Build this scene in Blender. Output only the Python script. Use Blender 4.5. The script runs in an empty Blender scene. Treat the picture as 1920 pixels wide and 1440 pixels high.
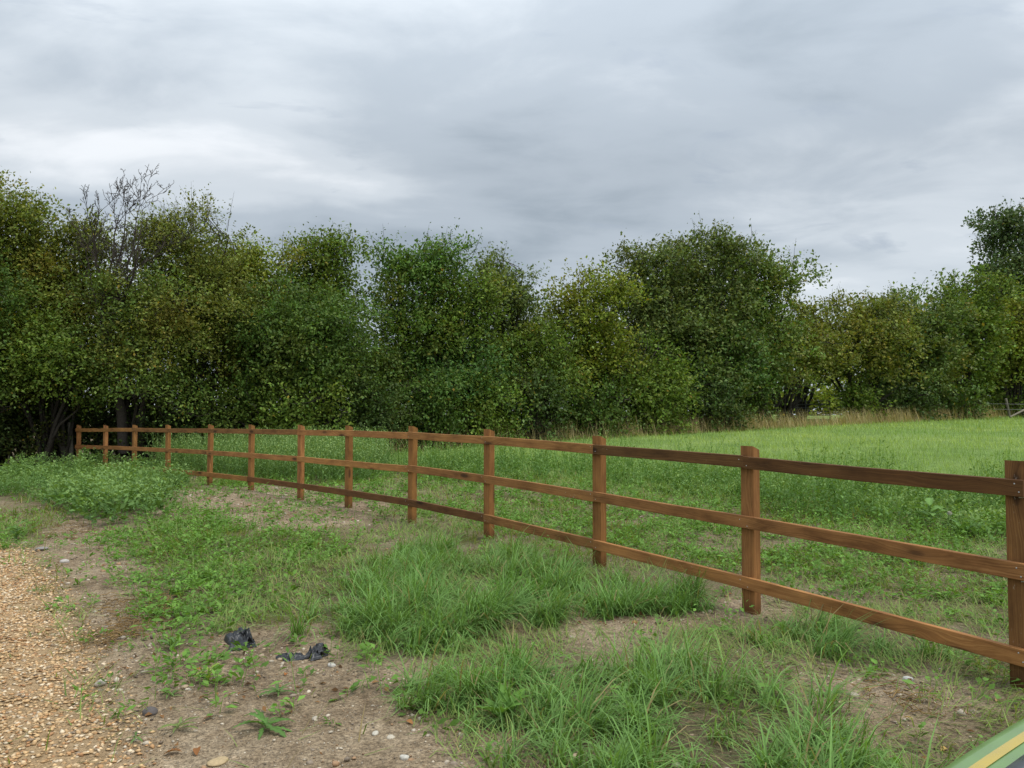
import bpy, math, random
import numpy as np

# ------------------------------------------------------------------ camera, sky, sun
scene = bpy.context.scene
H = 1.48            # eye height (m)
F = 1442.0          # focal length in photograph pixels (1920 wide)
HOR = 775.0         # horizon row in the photograph
cam_d = bpy.data.cameras.new('camera')
cam = bpy.data.objects.new('camera', cam_d)
scene.collection.objects.link(cam)
cam.location = (0, 0, H)
cam.rotation_euler = (math.radians(90) + math.atan((HOR - 720.0) / F), 0, 0)
cam_d.sensor_width = 36.0
cam_d.lens = 36.0 * F / 1920.0
cam_d.clip_start = 0.05
cam_d.clip_end = 3000
scene.camera = cam

SUN_AZ, SUN_EL = math.radians(112), math.radians(64)     # azimuth from +Y towards +X
world = bpy.data.worlds.new('World')
scene.world = world
world.use_nodes = True
wt = world.node_tree
wt.nodes.clear()


def node(t, kind, **kw):
    n = t.nodes.new(kind)
    for k, v in kw.items():
        if k in n.inputs:
            n.inputs[k].default_value = v
        else:
            setattr(n, k, v)
    return n


def math_node(t, op, a, b=None, c=None, clamp=False):
    n = t.nodes.new('ShaderNodeMath')
    n.operation = op
    n.use_clamp = clamp
    for i, v in enumerate((a, b, c)):
        if v is None:
            continue
        if isinstance(v, (int, float)):
            n.inputs[i].default_value = v
        else:
            t.links.new(v, n.inputs[i])
    return n.outputs[0]


def mix_col(t, fac, a, b, blend='MIX'):
    n = t.nodes.new('ShaderNodeMix')
    n.data_type = 'RGBA'
    n.blend_type = blend
    n.clamp_factor = True
    for s, v in ((n.inputs[0], fac), (n.inputs[6], a), (n.inputs[7], b)):
        if isinstance(v, (int, float)):
            s.default_value = v
        elif isinstance(v, (tuple, list)):
            s.default_value = tuple(v) + (1.0,) if len(v) == 3 else v
        else:
            t.links.new(v, s)
    return n.outputs[2]


def ramp(t, fac, stops, interp='LINEAR'):
    n = t.nodes.new('ShaderNodeValToRGB')
    n.color_ramp.interpolation = interp
    e = n.color_ramp.elements
    while len(e) < len(stops):
        e.new(0.5)
    for el, (p, c) in zip(e, stops):
        el.position = p
        el.color = (c, c, c, 1) if isinstance(c, (int, float)) else tuple(c) + (1,)
    t.links.new(fac, n.inputs[0])
    return n.outputs[0]


def noise_tex(t, vec, scale, detail=4, rough=0.55, dist=0.0):
    n = t.nodes.new('ShaderNodeTexNoise')
    n.inputs['Scale'].default_value = scale
    n.inputs['Detail'].default_value = detail
    n.inputs['Roughness'].default_value = rough
    n.inputs['Distortion'].default_value = dist
    if vec is not None:
        t.links.new(vec, n.inputs['Vector'])
    return n.outputs[0]


def vec_math(t, op, a, b):
    n = t.nodes.new('ShaderNodeVectorMath')
    n.operation = op
    for s, v in zip(n.inputs, (a, b)):
        if isinstance(v, (tuple, list)):
            s.default_value = v
        else:
            t.links.new(v, s)
    return n.outputs[0]


SKY_A = (9.4, 4.1, 0.0)     # which stretch of the cloud deck hangs over the field


def build_sky():
    t = wt
    tc = t.nodes.new('ShaderNodeTexCoord')
    d = tc.outputs['Generated']
    sep = t.nodes.new('ShaderNodeSeparateXYZ')
    t.links.new(d, sep.inputs[0])
    z = math_node(t, 'MAXIMUM', sep.outputs[2], 0.0)
    zz = math_node(t, 'ADD', z, 0.16)
    comb = t.nodes.new('ShaderNodeCombineXYZ')       # a flat cloud deck seen from below
    t.links.new(math_node(t, 'DIVIDE', sep.outputs[0], zz), comb.inputs[0])
    t.links.new(math_node(t, 'DIVIDE', sep.outputs[1], zz), comb.inputs[1])
    p = comb.outputs[0]
    pa = vec_math(t, 'ADD', vec_math(t, 'MULTIPLY', p, (0.55, 0.80, 1.0)), SKY_A)
    na = noise_tex(t, pa, 0.80, 4, 0.45, 0.35)
    pb = vec_math(t, 'ADD', vec_math(t, 'MULTIPLY', p, (0.75, 1.0, 1.0)), (11.3, 2.2, 4.0))
    nb = noise_tex(t, pb, 2.6, 8, 0.55, 0.35)
    m = math_node(t, 'ADD', math_node(t, 'MULTIPLY', na, 0.78), math_node(t, 'MULTIPLY', nb, 0.22))
    deck = ramp(t, m, [(0.375, (0.262, 0.304, 0.344)), (0.46, (0.362, 0.406, 0.450)), (0.54, (0.500, 0.540, 0.576)), (0.625, (0.70, 0.724, 0.748))], 'EASE')
    # scraps of low dark scud
    pc = vec_math(t, 'ADD', vec_math(t, 'MULTIPLY', p, (0.8, 1.3, 1.0)), (1.7, 9.2, 2.0))
    nc = noise_tex(t, pc, 3.6, 5, 0.6, 0.4)
    scud = ramp(t, nc, [(0.60, 0.0), (0.74, 0.6)])
    deck = mix_col(t, scud, deck, (0.30, 0.345, 0.405))
    # haze band low down
    low = ramp(t, z, [(0.0, 0.55), (0.22, 0.0)])
    deck = mix_col(t, low, deck, (0.485, 0.535, 0.585))
    # overcast decks are thinner and brighter towards the zenith
    up = ramp(t, z, [(0.30, 1.0), (0.95, 2.35)])
    deck = mix_col(t, 1.0, deck, up, 'MULTIPLY')
    sky = t.nodes.new('ShaderNodeTexSky')
    sky.sky_type = 'NISHITA'
    sky.sun_disc = False
    sky.sun_elevation = SUN_EL
    sky.sun_rotation = SUN_AZ
    sk = mix_col(t, 1.0, sky.outputs[0], (0.09, 0.09, 0.09), 'MULTIPLY')
    col = mix_col(t, 0.90, sk, deck)
    bg = t.nodes.new('ShaderNodeBackground')
    t.links.new(col, bg.inputs[0])
    bg.inputs[1].default_value = 1.0
    out = t.nodes.new('ShaderNodeOutputWorld')
    t.links.new(bg.outputs[0], out.inputs[0])


build_sky()
sun_d = bpy.data.lights.new('sun', 'SUN')
sun = bpy.data.objects.new('sun', sun_d)
scene.collection.objects.link(sun)
sun_d.energy = 1.5
sun_d.angle = math.radians(24)
sun_d.color = (1.0, 0.965, 0.91)
sun.rotation_euler = (math.radians(90) - SUN_EL, 0, math.pi - SUN_AZ)
sun.location = (0, 0, 30)
scene.view_settings.view_transform = 'Standard'
scene.view_settings.look = 'None'
scene.view_settings.exposure = 0.48
scene.view_settings.gamma = 1.0
scene.view_settings.use_curve_mapping = False
scene.render.engine = 'CYCLES'
scene.cycles.use_denoising = True
scene.cycles.max_bounces = 6
scene.cycles.diffuse_bounces = 1
scene.cycles.transmission_bounces = 4

# ------------------------------------------------------------------ helpers
C = scene.collection
rng = np.random.default_rng(7)


def _hash(ix, iy, iz, seed):
    h = (ix.astype(np.int64) * 374761393 + iy.astype(np.int64) * 668265263 + iz.astype(np.int64) * 1274126177 + seed * 974634631) & 0xFFFFFFFF
    h = ((h ^ (h >> 13)) * 1274126177) & 0xFFFFFFFF
    h = h ^ (h >> 16)
    return (h & 0xFFFFFF) / float(0xFFFFFF)


def vnoise(p, seed=0):
    """value noise in 0..1 at points p (N,2) or (N,3)"""
    p = np.asarray(p, float)
    if p.shape[1] == 2:
        p = np.c_[p, np.zeros(len(p))]
    i = np.floor(p)
    f = p - i
    f = f * f * (3 - 2 * f)
    r = np.zeros(len(p))
    for a in (0, 1):
        for b in (0, 1):
            for c in (0, 1):
                w = (f[:, 0] if a else 1 - f[:, 0]) * (f[:, 1] if b else 1 - f[:, 1]) * (f[:, 2] if c else 1 - f[:, 2])
                r += w * _hash(i[:, 0] + a, i[:, 1] + b, i[:, 2] + c, seed)
    return r


def fbm(p, seed=0, octaves=3):
    p = np.asarray(p, float)
    s, a, r = 0.0, 1.0, 0.0
    for o in range(octaves):
        r = r + a * vnoise(p * (2.03 ** o), seed + o * 17)
        s += a
        a *= 0.5
    return r / s


def unit(v):
    return v / np.maximum(np.linalg.norm(v, axis=-1, keepdims=True), 1e-9)


def make_mesh(name, verts, faces, mat=None, tint=None, smooth=False):
    """verts (N,3); faces (M,3|4) int array; tint (N,3) point colours"""
    verts = np.ascontiguousarray(verts, dtype=np.float32)
    faces = np.ascontiguousarray(faces, dtype=np.int32)
    me = bpy.data.meshes.new(name)
    n, k = faces.shape
    me.vertices.add(len(verts))
    me.vertices.foreach_set('co', verts.ravel())
    me.loops.add(n * k)
    me.loops.foreach_set('vertex_index', faces.ravel())
    me.polygons.add(n)
    me.polygons.foreach_set('loop_start', np.arange(0, n * k, k, dtype=np.int32))
    if smooth:
        me.polygons.foreach_set('use_smooth', np.ones(n, dtype=bool))
    if tint is not None:
        at_ = me.attributes.new('tint', 'FLOAT_COLOR', 'POINT')
        c = np.ones((len(verts), 4), np.float32)
        c[:, :3] = tint
        at_.data.foreach_set('color', c.ravel())
    me.update(calc_edges=True)
    if mat:
        me.materials.append(mat)
    return me


def link(name, me, parent=None):
    o = bpy.data.objects.new(name, me)
    C.objects.link(o)
    if parent is not None:
        o.parent = parent
    return o


def tag(o, label, cat=None, group=None, kind=None):
    o['label'] = label
    if cat:
        o['category'] = cat
    if group:
        o['group'] = group
    if kind:
        o['kind'] = kind
    return o


def empty(name, loc=(0, 0, 0), rz=0.0):
    o = bpy.data.objects.new(name, None)
    o.empty_display_size = 0.2
    o.location = loc
    o.rotation_euler = (0, 0, rz)
    C.objects.link(o)
    return o


class Geo:
    """collects quads"""
    def __init__(self):
        self.v, self.f, self.c, self.n = [], [], [], 0

    def add(self, v, f, c=None):
        self.v.append(np.asarray(v, float))
        self.f.append(np.asarray(f, int) + self.n)
        if c is not None:
            c = np.asarray(c, float)
            self.c.append(np.broadcast_to(c, (len(v), 3)))
        self.n += len(v)

    def mesh(self, name, mat, smooth=False):
        return make_mesh(name, np.concatenate(self.v), np.concatenate(self.f), mat, np.concatenate(self.c) if self.c else None, smooth)


def tube(path, radii, sides=5):
    path = np.asarray(path, float)
    radii = np.asarray(radii, float)
    k = len(path)
    t = np.gradient(path, axis=0)
    t = unit(t)
    ref = np.where(np.abs(t[:, 2:3]) > 0.9, np.array([[1.0, 0, 0]]), np.array([[0, 0, 1.0]]))
    a = unit(np.cross(t, ref))
    b = np.cross(t, a)
    ang = np.arange(sides) * 2 * math.pi / sides
    v = path[:, None, :] + radii[:, None, None] * (np.cos(ang)[None, :, None] * a[:, None, :] + np.sin(ang)[None, :, None] * b[:, None, :])
    v = v.reshape(-1, 3)
    i = np.arange(k - 1)[:, None] * sides
    j = np.arange(sides)[None, :]
    jn = (j + 1) % sides
    f = np.stack([i + j, i + jn, i + sides + jn, i + sides + j], -1).reshape(-1, 4)
    return v, f


def leaf_quads(P, D, N, L, W, fold=0.18):
    """one folded four-point leaf per row"""
    D = unit(D)
    S = unit(np.cross(D, N))
    N = np.cross(S, D)
    L = np.asarray(L)[:, None]
    W = np.asarray(W)[:, None]
    mid = P + D * L * 0.48
    v = np.stack([P, mid - S * W * 0.5 + N * W * fold, P + D * L - N * L * 0.06, mid + S * W * 0.5 + N * W * fold], 1).reshape(-1, 3)
    f = np.arange(len(P) * 4).reshape(-1, 4)
    return v, f


def blade_quads(P, az, th0, th1, L, W, levels=4, ground=None):
    """grass blades: start angle th0 from vertical, bending on by th1 to the tip"""
    n = len(P)
    ts = np.linspace(0, 1, levels)
    hd = np.stack([np.cos(az), np.sin(az), np.zeros(n)], 1)
    side = np.stack([-np.sin(az), np.cos(az), np.zeros(n)], 1)
    tw = rng.normal(0, 0.5, n)
    pos = P.copy()
    V = []
    for k, t in enumerate(ts):
        if k:
            th = th0 + th1 * (t - 0.5 / (levels - 1))
            seg = (L / (levels - 1))[:, None]
            pos = pos + seg * (hd * np.sin(th)[:, None] + np.array([0, 0, 1.0]) * np.cos(th)[:, None])
            if ground is not None:
                pos[:, 2] = np.maximum(pos[:, 2], ground(pos[:, 0], pos[:, 1]) + 0.012)
        w = (W * (1.0, 0.95, 0.72, 0.12)[k] if levels == 4 else W * (1.0, 0.8, 0.12)[k])[:, None] * 0.5
        s = unit(side + hd * (tw * t)[:, None])
        V += [pos - s * w, pos + s * w]
    v = np.stack(V, 1)
    m = levels * 2
    v = v.reshape(-1, 3)
    base = np.arange(n)[:, None] * m
    f = np.concatenate([base + np.array([[2 * k, 2 * k + 1, 2 * k + 3, 2 * k + 2]]) for k in range(levels - 1)], 0)
    return v, f


# ------------------------------------------------------------------ terrain
def fence_side(X, Y):
    return (X - 2.8) * 0.752 + (Y - 4.3) * 0.66


def terrain(X, Y):
    X = np.asarray(X, float)
    Y = np.asarray(Y, float)
    s = np.maximum(fence_side(X, Y) - 1.8, 0)
    z = 1.5 * (1 - np.exp(-s / 35.0)) * np.exp(-np.maximum(s - 75, 0) / 90.0)
    sh = X.shape
    p = np.stack([X.ravel(), Y.ravel()], 1)
    n1 = (fbm(p * 0.35, 3, 2) - 0.5).reshape(sh)
    n2 = (fbm(p * 2.2, 9, 3) - 0.5).reshape(sh)
    near = np.exp(-((X + 1) ** 2 + (Y - 8) ** 2) / 900.0)
    return z + (n1 * 0.10 + n2 * 0.05) * near


def at(px, py, z=None):
    """ground point seen at photograph pixel (px, py)"""
    u, w = (px - 960.0) / F, (py - HOR) / F
    zz = 0.0 if z is None else z
    for _ in range(25):
        Y = (H - zz) / w
        if z is not None:
            break
        Y = min(Y, 90.0)
        zz = 0.5 * zz + 0.5 * float(terrain(np.array([u * Y]), np.array([Y]))[0])
    return np.array([u * Y, Y, zz])


def in_poly(poly, X, Y):
    poly = np.asarray(poly)
    r = np.zeros(X.shape, bool)
    x0, y0 = poly[-1]
    for x1, y1 in poly:
        c = ((y0 > Y) != (y1 > Y)) & (X < (x1 - x0) * (Y - y0) / ((y1 - y0) if y1 != y0 else 1e-9) + x0)
        r ^= c
        x0, y0 = x1, y1
    return r


GX0, GX1, GY0, GY1, GS = -14.0, 8.0, 1.6, 26.0, 0.06
gxs = np.arange(GX0, GX1, GS)
gys = np.arange(GY0, GY1, GS)
GXX, GYY = np.meshgrid(gxs, gys)


class Region:
    """patches of ground, surveyed from the photograph, kept as a plan map with soft ragged edges"""
    def __init__(self, polys, soft=3, rag=0.5, seed=1, freq=2.2):
        m = np.zeros(GXX.shape)
        for poly in polys:
            w = 1.0
            if isinstance(poly[0], (int, float)):
                w, poly = poly[0], poly[1]
            g = np.array([at(a, b)[:2] for a, b in poly])
            m = np.maximum(m, in_poly(g, GXX, GYY) * w)
        for _ in range(2):
            for ax in (0, 1):
                m = sum(np.roll(m, k, ax) for k in range(-soft, soft + 1)) / (2 * soft + 1)
        n = fbm(np.stack([GXX.ravel() * freq, GYY.ravel() * freq], 1), seed, 3).reshape(GXX.shape) - 0.5
        edge = 4 * m * (1 - m)
        self.m = np.clip(m + n * 2 * rag * np.clip(edge + 0.25 * (m > 0.02), 0, 1), 0, 1)

    def __call__(self, X, Y):
        i = np.clip(((Y - GY0) / GS).astype(int), 0, len(gys) - 1)
        j = np.clip(((X - GX0) / GS).astype(int), 0, len(gxs) - 1)
        inside = (X > GX0) & (X < GX1) & (Y > GY0) & (Y < GY1)
        return np.where(inside, self.m[i, j], 0.0)


R_gravel = Region([[(-420, 990), (0, 1010), (45, 1030), (88, 1085), (128, 1150), (160, 1220), (185, 1290), (208, 1370), (226, 1445), (240, 1900), (-900, 1900), (-900, 1100)]], soft=2, rag=0.22, seed=4, freq=3)
R_long = Region([
    [(612, 1200), (640, 1110), (700, 1045), (800, 1030), (905, 1050), (1010, 1060), (1120, 1085), (1230, 1105), (1330, 1130), (1250, 1148), (1060, 1150), (870, 1185), (760, 1220), (690, 1240), (640, 1222)],
    [(860, 1290), (950, 1262), (1100, 1265), (1260, 1262), (1380, 1290), (1480, 1335), (1550, 1400), (1590, 1470), (1600, 1700), (1100, 1700), (1090, 1450), (1020, 1400), (950, 1360), (870, 1330)],
    [(1430, 1180), (1560, 1180), (1690, 1205), (1700, 1235), (1600, 1225), (1480, 1215)],
    [(740, 1290), (800, 1270), (850, 1290), (840, 1345), (770, 1340)],
    [(850, 1420), (900, 1405), (940, 1420), (950, 1460), (850, 1460)],
], soft=2, rag=0.45, seed=11)
R_weed = Region([
    [(175, 1010), (260, 985), (330, 945), (470, 985), (620, 1005), (640, 1060), (600, 1130), (470, 1160), (400, 1190), (330, 1245), (285, 1215), (262, 1120), (235, 1070), (190, 1050)],
    (0.7, [(320, 1245), (400, 1200), (430, 1255), (380, 1320), (320, 1300)]),
    (0.25, [(330, 925), (420, 905), (600, 930), (640, 945), (620, 1000), (480, 970), (350, 945)]),
    (0.8, [(-100, 985), (30, 985), (70, 1005), (60, 1030), (-100, 1025)]),
], soft=3, rag=0.5, seed=21)
R_bush = Region([[(-500, 930), (-500, 885), (0, 892), (90, 884), (200, 878), (290, 884), (340, 900), (350, 912), (320, 930), (300, 965), (268, 990), (190, 992), (150, 962), (70, 938), (0, 930)]], soft=2, rag=0.4, seed=31)
R_bare = Region([
    [(255, 1000), (330, 918), (470, 908), (640, 918), (760, 945), (640, 985), (470, 1000), (330, 960)],
    [(226, 1700), (200, 1310), (140, 1150), (85, 1075), (60, 1020), (150, 960), (260, 1010), (250, 1130), (330, 1240), (440, 1180), (610, 1170), (640, 1235), (760, 1240), (850, 1255), (760, 1300), (800, 1345), (850, 1400), (840, 1700)],
    [(960, 1168), (1080, 1140), (1230, 1138), (1290, 1155), (1280, 1185), (1100, 1195), (960, 1190)],
    [(1490, 1264), (1640, 1246), (1770, 1270), (1745, 1312), (1670, 1370), (1635, 1425), (1600, 1360), (1530, 1320)],
    [(1330, 1130), (1460, 1125), (1480, 1160), (1340, 1165)],
    [(960, 1390), (1090, 1400), (1100, 1480), (950, 1480)],
], soft=3, rag=0.4, seed=41)
R_tall = Region([
    [(290, 884), (420, 894), (600, 908), (700, 902), (720, 872), (600, 866), (450, 864), (290, 868)],
], soft=2, rag=0.35, seed=51)
R_mid = Region([
    [(690, 880), (900, 908), (1120, 905), (1300, 935), (1500, 972), (1880, 1012), (2100, 1020), (2100, 935), (1880, 930), (1500, 905), (1300, 885), (1000, 868), (740, 860)],
], soft=3, rag=0.6, seed=61)


def field_mask(X, Y):
    """short bright grass of the paddock"""
    s = fence_side(X, Y)
    return np.clip((s - 4.6) / 1.6, 0, 1) * np.maximum(np.clip((X + 7.5) / 3.0, 0, 1), np.clip((s - 14) / 3, 0, 1))


# ------------------------------------------------------------------ materials
def new_mat(name):
    m = bpy.data.materials.new(name)
    m.use_nodes = True
    t = m.node_tree
    t.nodes.clear()
    out = t.nodes.new('ShaderNodeOutputMaterial')
    return m, t, out


def foliage_mat(name, translucency=0.3, rough=0.45, spec=0.35, mult=1.0):
    m, t, out = new_mat(name)
    a = node(t, 'ShaderNodeAttribute', attribute_name='tint')
    col = a.outputs['Color']
    pb = node(t, 'ShaderNodeBsdfPrincipled', Roughness=rough)
    pb.inputs['Specular IOR Level'].default_value = spec
    t.links.new(col, pb.inputs['Base Color'])
    tr = t.nodes.new('ShaderNodeBsdfTranslucent')
    t.links.new(mix_col(t, 1.0, col, (1.2, 1.15, 0.5), 'MULTIPLY'), tr.inputs[0])
    mx = t.nodes.new('ShaderNodeMixShader')
    mx.inputs[0].default_value = translucency
    t.links.new(pb.outputs[0], mx.inputs[1])
    t.links.new(tr.outputs[0], mx.inputs[2])
    t.links.new(mx.outputs[0], out.inputs[0])
    return m


def tint_mat(name, rough=0.8, spec=0.3, bump=0.0, bscale=60.0, speck=0.0):
    m, t, out = new_mat(name)
    a = node(t, 'ShaderNodeAttribute', attribute_name='tint')
    pb = node(t, 'ShaderNodeBsdfPrincipled', Roughness=rough)
    pb.inputs['Specular IOR Level'].default_value = spec
    col = a.outputs['Color']
    if bump or speck:
        tc = t.nodes.new('ShaderNodeTexCoord')
        n = noise_tex(t, tc.outputs['Object'], bscale, 5, 0.6)
        if speck:
            col = mix_col(t, 1.0, col, ramp(t, n, [(0.3, 1 - speck), (0.7, 1 + speck)]), 'MULTIPLY')
        if bump:
            b = t.nodes.new('ShaderNodeBump')
            b.inputs['Strength'].default_value = bump
            b.inputs['Distance'].default_value = 0.01
            t.links.new(n, b.inputs['Height'])
            t.links.new(b.outputs[0], pb.inputs['Normal'])
    t.links.new(col, pb.inputs['Base Color'])
    t.links.new(pb.outputs[0], out.inputs[0])
    return m


def wood_mat():
    m, t, out = new_mat('stained_softwood')
    uv = t.nodes.new('ShaderNodeUVMap')
    oi = t.nodes.new('ShaderNodeObjectInfo')
    off = math_node(t, 'MULTIPLY', oi.outputs['Random'], 57.0)
    cx = t.nodes.new('ShaderNodeCombineXYZ')
    t.links.new(off, cx.inputs[0])
    t.links.new(off, cx.inputs[2])
    p = vec_math(t, 'ADD', uv.outputs[0], cx.outputs[0])
    wob = noise_tex(t, vec_math(t, 'MULTIPLY', p, (1.3, 3.0, 1.0)), 2.0, 3)
    # knots: sparse cells in a board-shaped grid
    kp = vec_math(t, 'MULTIPLY', p, (1.9, 7.0, 1.0))
    vor = node(t, 'ShaderNodeTexVoronoi', Scale=1.0)
    t.links.new(kp, vor.inputs['Vector'])
    vcol = t.nodes.new('ShaderNodeSeparateColor')
    t.links.new(vor.outputs['Color'], vcol.inputs[0])
    has = math_node(t, 'GREATER_THAN', vcol.outputs[0], 0.45)
    kd = vor.outputs['Distance']
    knot = math_node(t, 'MULTIPLY', ramp(t, kd, [(0.05, 1.0), (0.15, 0.75), (0.19, 0.25), (0.34, 0.0)]), has)
    warp = math_node(t, 'MULTIPLY', math_node(t, 'MULTIPLY', ramp(t, kd, [(0.0, 1.0), (0.6, 0.0)]), has), 0.05)
    su = t.nodes.new('ShaderNodeSeparateXYZ')
    t.links.new(p, su.inputs[0])
    gv = math_node(t, 'ADD', math_node(t, 'ADD', su.outputs[1], warp), math_node(t, 'MULTIPLY', wob, 0.05))
    gp = t.nodes.new('ShaderNodeCombineXYZ')
    t.links.new(math_node(t, 'MULTIPLY', su.outputs[0], 1.2), gp.inputs[0])
    t.links.new(math_node(t, 'MULTIPLY', gv, 120.0), gp.inputs[1])
    grain = noise_tex(t, gp.outputs[0], 1.0, 6, 0.65)
    blot = noise_tex(t, vec_math(t, 'MULTIPLY', p, (2.2, 6.0, 1.0)), 1.4, 4, 0.6)
    c = ramp(t, grain, [(0.28, (0.195, 0.083, 0.027)), (0.5, (0.355, 0.165, 0.053)), (0.72, (0.485, 0.250, 0.088))])
    c = mix_col(t, 1.0, c, ramp(t, blot, [(0.28, (0.50, 0.46, 0.42)), (0.45, (0.84, 0.82, 0.80)), (0.58, (1.0, 1.0, 1.0)), (0.75, (1.25, 1.22, 1.15))]), 'MULTIPLY')
    c = mix_col(t, math_node(t, 'MULTIPLY', knot, 0.85), c, (0.035, 0.017, 0.009))
    a = node(t, 'ShaderNodeAttribute', attribute_name='tint')
    c = mix_col(t, 1.0, c, a.outputs['Color'], 'MULTIPLY')
    # pale scuffs and dried mud flecks
    fl = noise_tex(t, vec_math(t, 'MULTIPLY', p, (22.0, 60.0, 1.0)), 1.0, 3, 0.7)
    reg = noise_tex(t, vec_math(t, 'MULTIPLY', p, (1.1, 2.0, 1.0)), 1.0, 2)
    fm = math_node(t, 'MULTIPLY', ramp(t, fl, [(0.66, 0.0), (0.72, 1.0)]), ramp(t, reg, [(0.55, 0.0), (0.68, 0.8)]))
    c = mix_col(t, fm, c, (0.45, 0.40, 0.32))
    pb = node(t, 'ShaderNodeBsdfPrincipled', Roughness=0.72)
    pb.inputs['Specular IOR Level'].default_value = 0.25
    t.links.new(c, pb.inputs['Base Color'])
    b = t.nodes.new('ShaderNodeBump')
    b.inputs['Strength'].default_value = 0.5
    b.inputs['Distance'].default_value = 0.003
    t.links.new(math_node(t, 'SUBTRACT', grain, math_node(t, 'MULTIPLY', knot, 0.5)), b.inputs['Height'])
    t.links.new(b.outputs[0], pb.inputs['Normal'])
    t.links.new(pb.outputs[0], out.inputs[0])
    return m


def ground_mat():
    m, t, out = new_mat('soil_and_turf')
    tc = t.nodes.new('ShaderNodeTexCoord')
    p = tc.outputs['Object']
    a = node(t, 'ShaderNodeAttribute', attribute_name='tint')     # r gravel, g green cover, b paddock
    s = t.nodes.new('ShaderNodeSeparateColor')
    t.links.new(a.outputs['Color'], s.inputs[0])
    n1 = noise_tex(t, p, 1.1, 6, 0.6)
    n2 = noise_tex(t, p, 9.0, 6, 0.65)
    n3 = noise_tex(t, p, 70.0, 4, 0.7)
    soil = ramp(t, math_node(t, 'ADD', math_node(t, 'MULTIPLY', n1, 0.55), math_node(t, 'MULTIPLY', n2, 0.45)),
                [(0.34, (0.165, 0.115, 0.068)), (0.5, (0.335, 0.250, 0.158)), (0.64, (0.465, 0.365, 0.245))])
    soil = mix_col(t, 1.0, soil, ramp(t, n3, [(0.32, 0.45), (0.68, 1.45)]), 'MULTIPLY')
    soil = mix_col(t, 1.0, soil, ramp(t, noise_tex(t, p, 24.0, 5, 0.7), [(0.35, 0.68), (0.62, 1.18)]), 'MULTIPLY')
    vor = node(t, 'ShaderNodeTexVoronoi', Scale=55.0)
    t.links.new(p, vor.inputs['Vector'])
    vc = t.nodes.new('ShaderNodeSeparateColor')
    t.links.new(vor.outputs['Color'], vc.inputs[0])
    grit = math_node(t, 'MULTIPLY', ramp(t, vor.outputs['Distance'], [(0.22, 1.0), (0.34, 0.0)]), ramp(t, vc.outputs[0], [(0.58, 0.0), (0.66, 1.0)]))
    soil = mix_col(t, math_node(t, 'MULTIPLY', grit, 0.8), soil, mix_col(t, vc.outputs[1], (0.50, 0.42, 0.32), (0.34, 0.22, 0.12)))
    grav = mix_col(t, n2, (0.42, 0.27, 0.135), (0.58, 0.41, 0.23))
    grav = mix_col(t, 1.0, grav, ramp(t, n3, [(0.3, 0.5), (0.7, 1.25)]), 'MULTIPLY')
    c = mix_col(t, s.outputs[0], soil, grav)
    moss = mix_col(t, n2, (0.050, 0.062, 0.024), (0.115, 0.105, 0.050))
    gm = math_node(t, 'MULTIPLY', s.outputs[1], ramp(t, n2, [(0.3, 0.2), (0.6, 0.9)]))
    c = mix_col(t, gm, c, moss)
    turf = ramp(t, noise_tex(t, p, 0.5, 8, 0.7), [(0.3, (0.120, 0.195, 0.045)), (0.5, (0.180, 0.270, 0.070)), (0.7, (0.250, 0.330, 0.105))])
    turf = mix_col(t, 1.0, turf, ramp(t, noise_tex(t, p, 14.0, 4, 0.7), [(0.3, 0.7), (0.7, 1.25)]), 'MULTIPLY')
    c = mix_col(t, s.outputs[2], c, turf)
    pb = node(t, 'ShaderNodeBsdfPrincipled', Roughness=0.95)
    pb.inputs['Specular IOR Level'].default_value = 0.12
    t.links.new(c, pb.inputs['Base Color'])
    b = t.nodes.new('ShaderNodeBump')
    b.inputs['Strength'].default_value = 1.0
    b.inputs['Distance'].default_value = 0.035
    hgt = math_node(t, 'ADD', math_node(t, 'ADD', n2, math_node(t, 'MULTIPLY', n3, 0.5)), math_node(t, 'MULTIPLY', grit, 0.4))
    t.links.new(hgt, b.inputs['Height'])
    t.links.new(b.outputs[0], pb.inputs['Normal'])
    t.links.new(pb.outputs[0], out.inputs[0])
    return m


M_leaf = foliage_mat('tree_leaf', 0.26, 0.5, 0.16)
M_grass = foliage_mat('grass_blade', 0.32, 0.5, 0.15)
M_weed = foliage_mat('weed_leaf', 0.30, 0.5, 0.15)
M_straw = foliage_mat('dry_straw', 0.25, 0.7, 0.2)
M_bark = tint_mat('bark', 0.9, 0.15, 0.6, 30.0, 0.35)
M_stone = tint_mat('pebble', 0.7, 0.35, 0.2, 90.0, 0.18)
M_gravel = tint_mat('gravel_stone', 0.65, 0.35, 0.15, 120.0, 0.15)
M_wood = wood_mat()
M_ground = ground_mat()


# ------------------------------------------------------------------ ground sheet
def build_ground():
    n = 260
    t = np.linspace(-1, 1, n)
    w = 1.5 * np.sinh(6.8 * t)
    X, Y = np.meshgrid(w - 1.0, w + 7.0)
    Z = terrain(X, Y)
    gv = R_gravel(X, Y)
    Z = Z - 0.02 * gv
    green = np.clip(R_long(X, Y) + 0.9 * R_weed(X, Y) + R_bush(X, Y) + R_mid(X, Y) + R_tall(X, Y) + 0.55, 0, 1)
    green = np.clip(green - 1.1 * R_bare(X, Y), 0, 1) * (1 - gv)
    pad = field_mask(X, Y)
    tint = np.stack([gv, green, pad], -1).reshape(-1, 3)
    v = np.stack([X, Y, Z], -1).reshape(-1, 3)
    i = np.arange(n - 1)
    a = (i[:, None] * n + i[None, :]).ravel()
    f = np.stack([a, a + 1, a + n + 1, a + n], 1)
    o = link('ground', make_mesh('ground', v, f, M_ground, tint, True))
    tag(o, 'bare stony soil running into the green paddock beyond the fence', 'ground', kind='structure')


build_ground()


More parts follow.
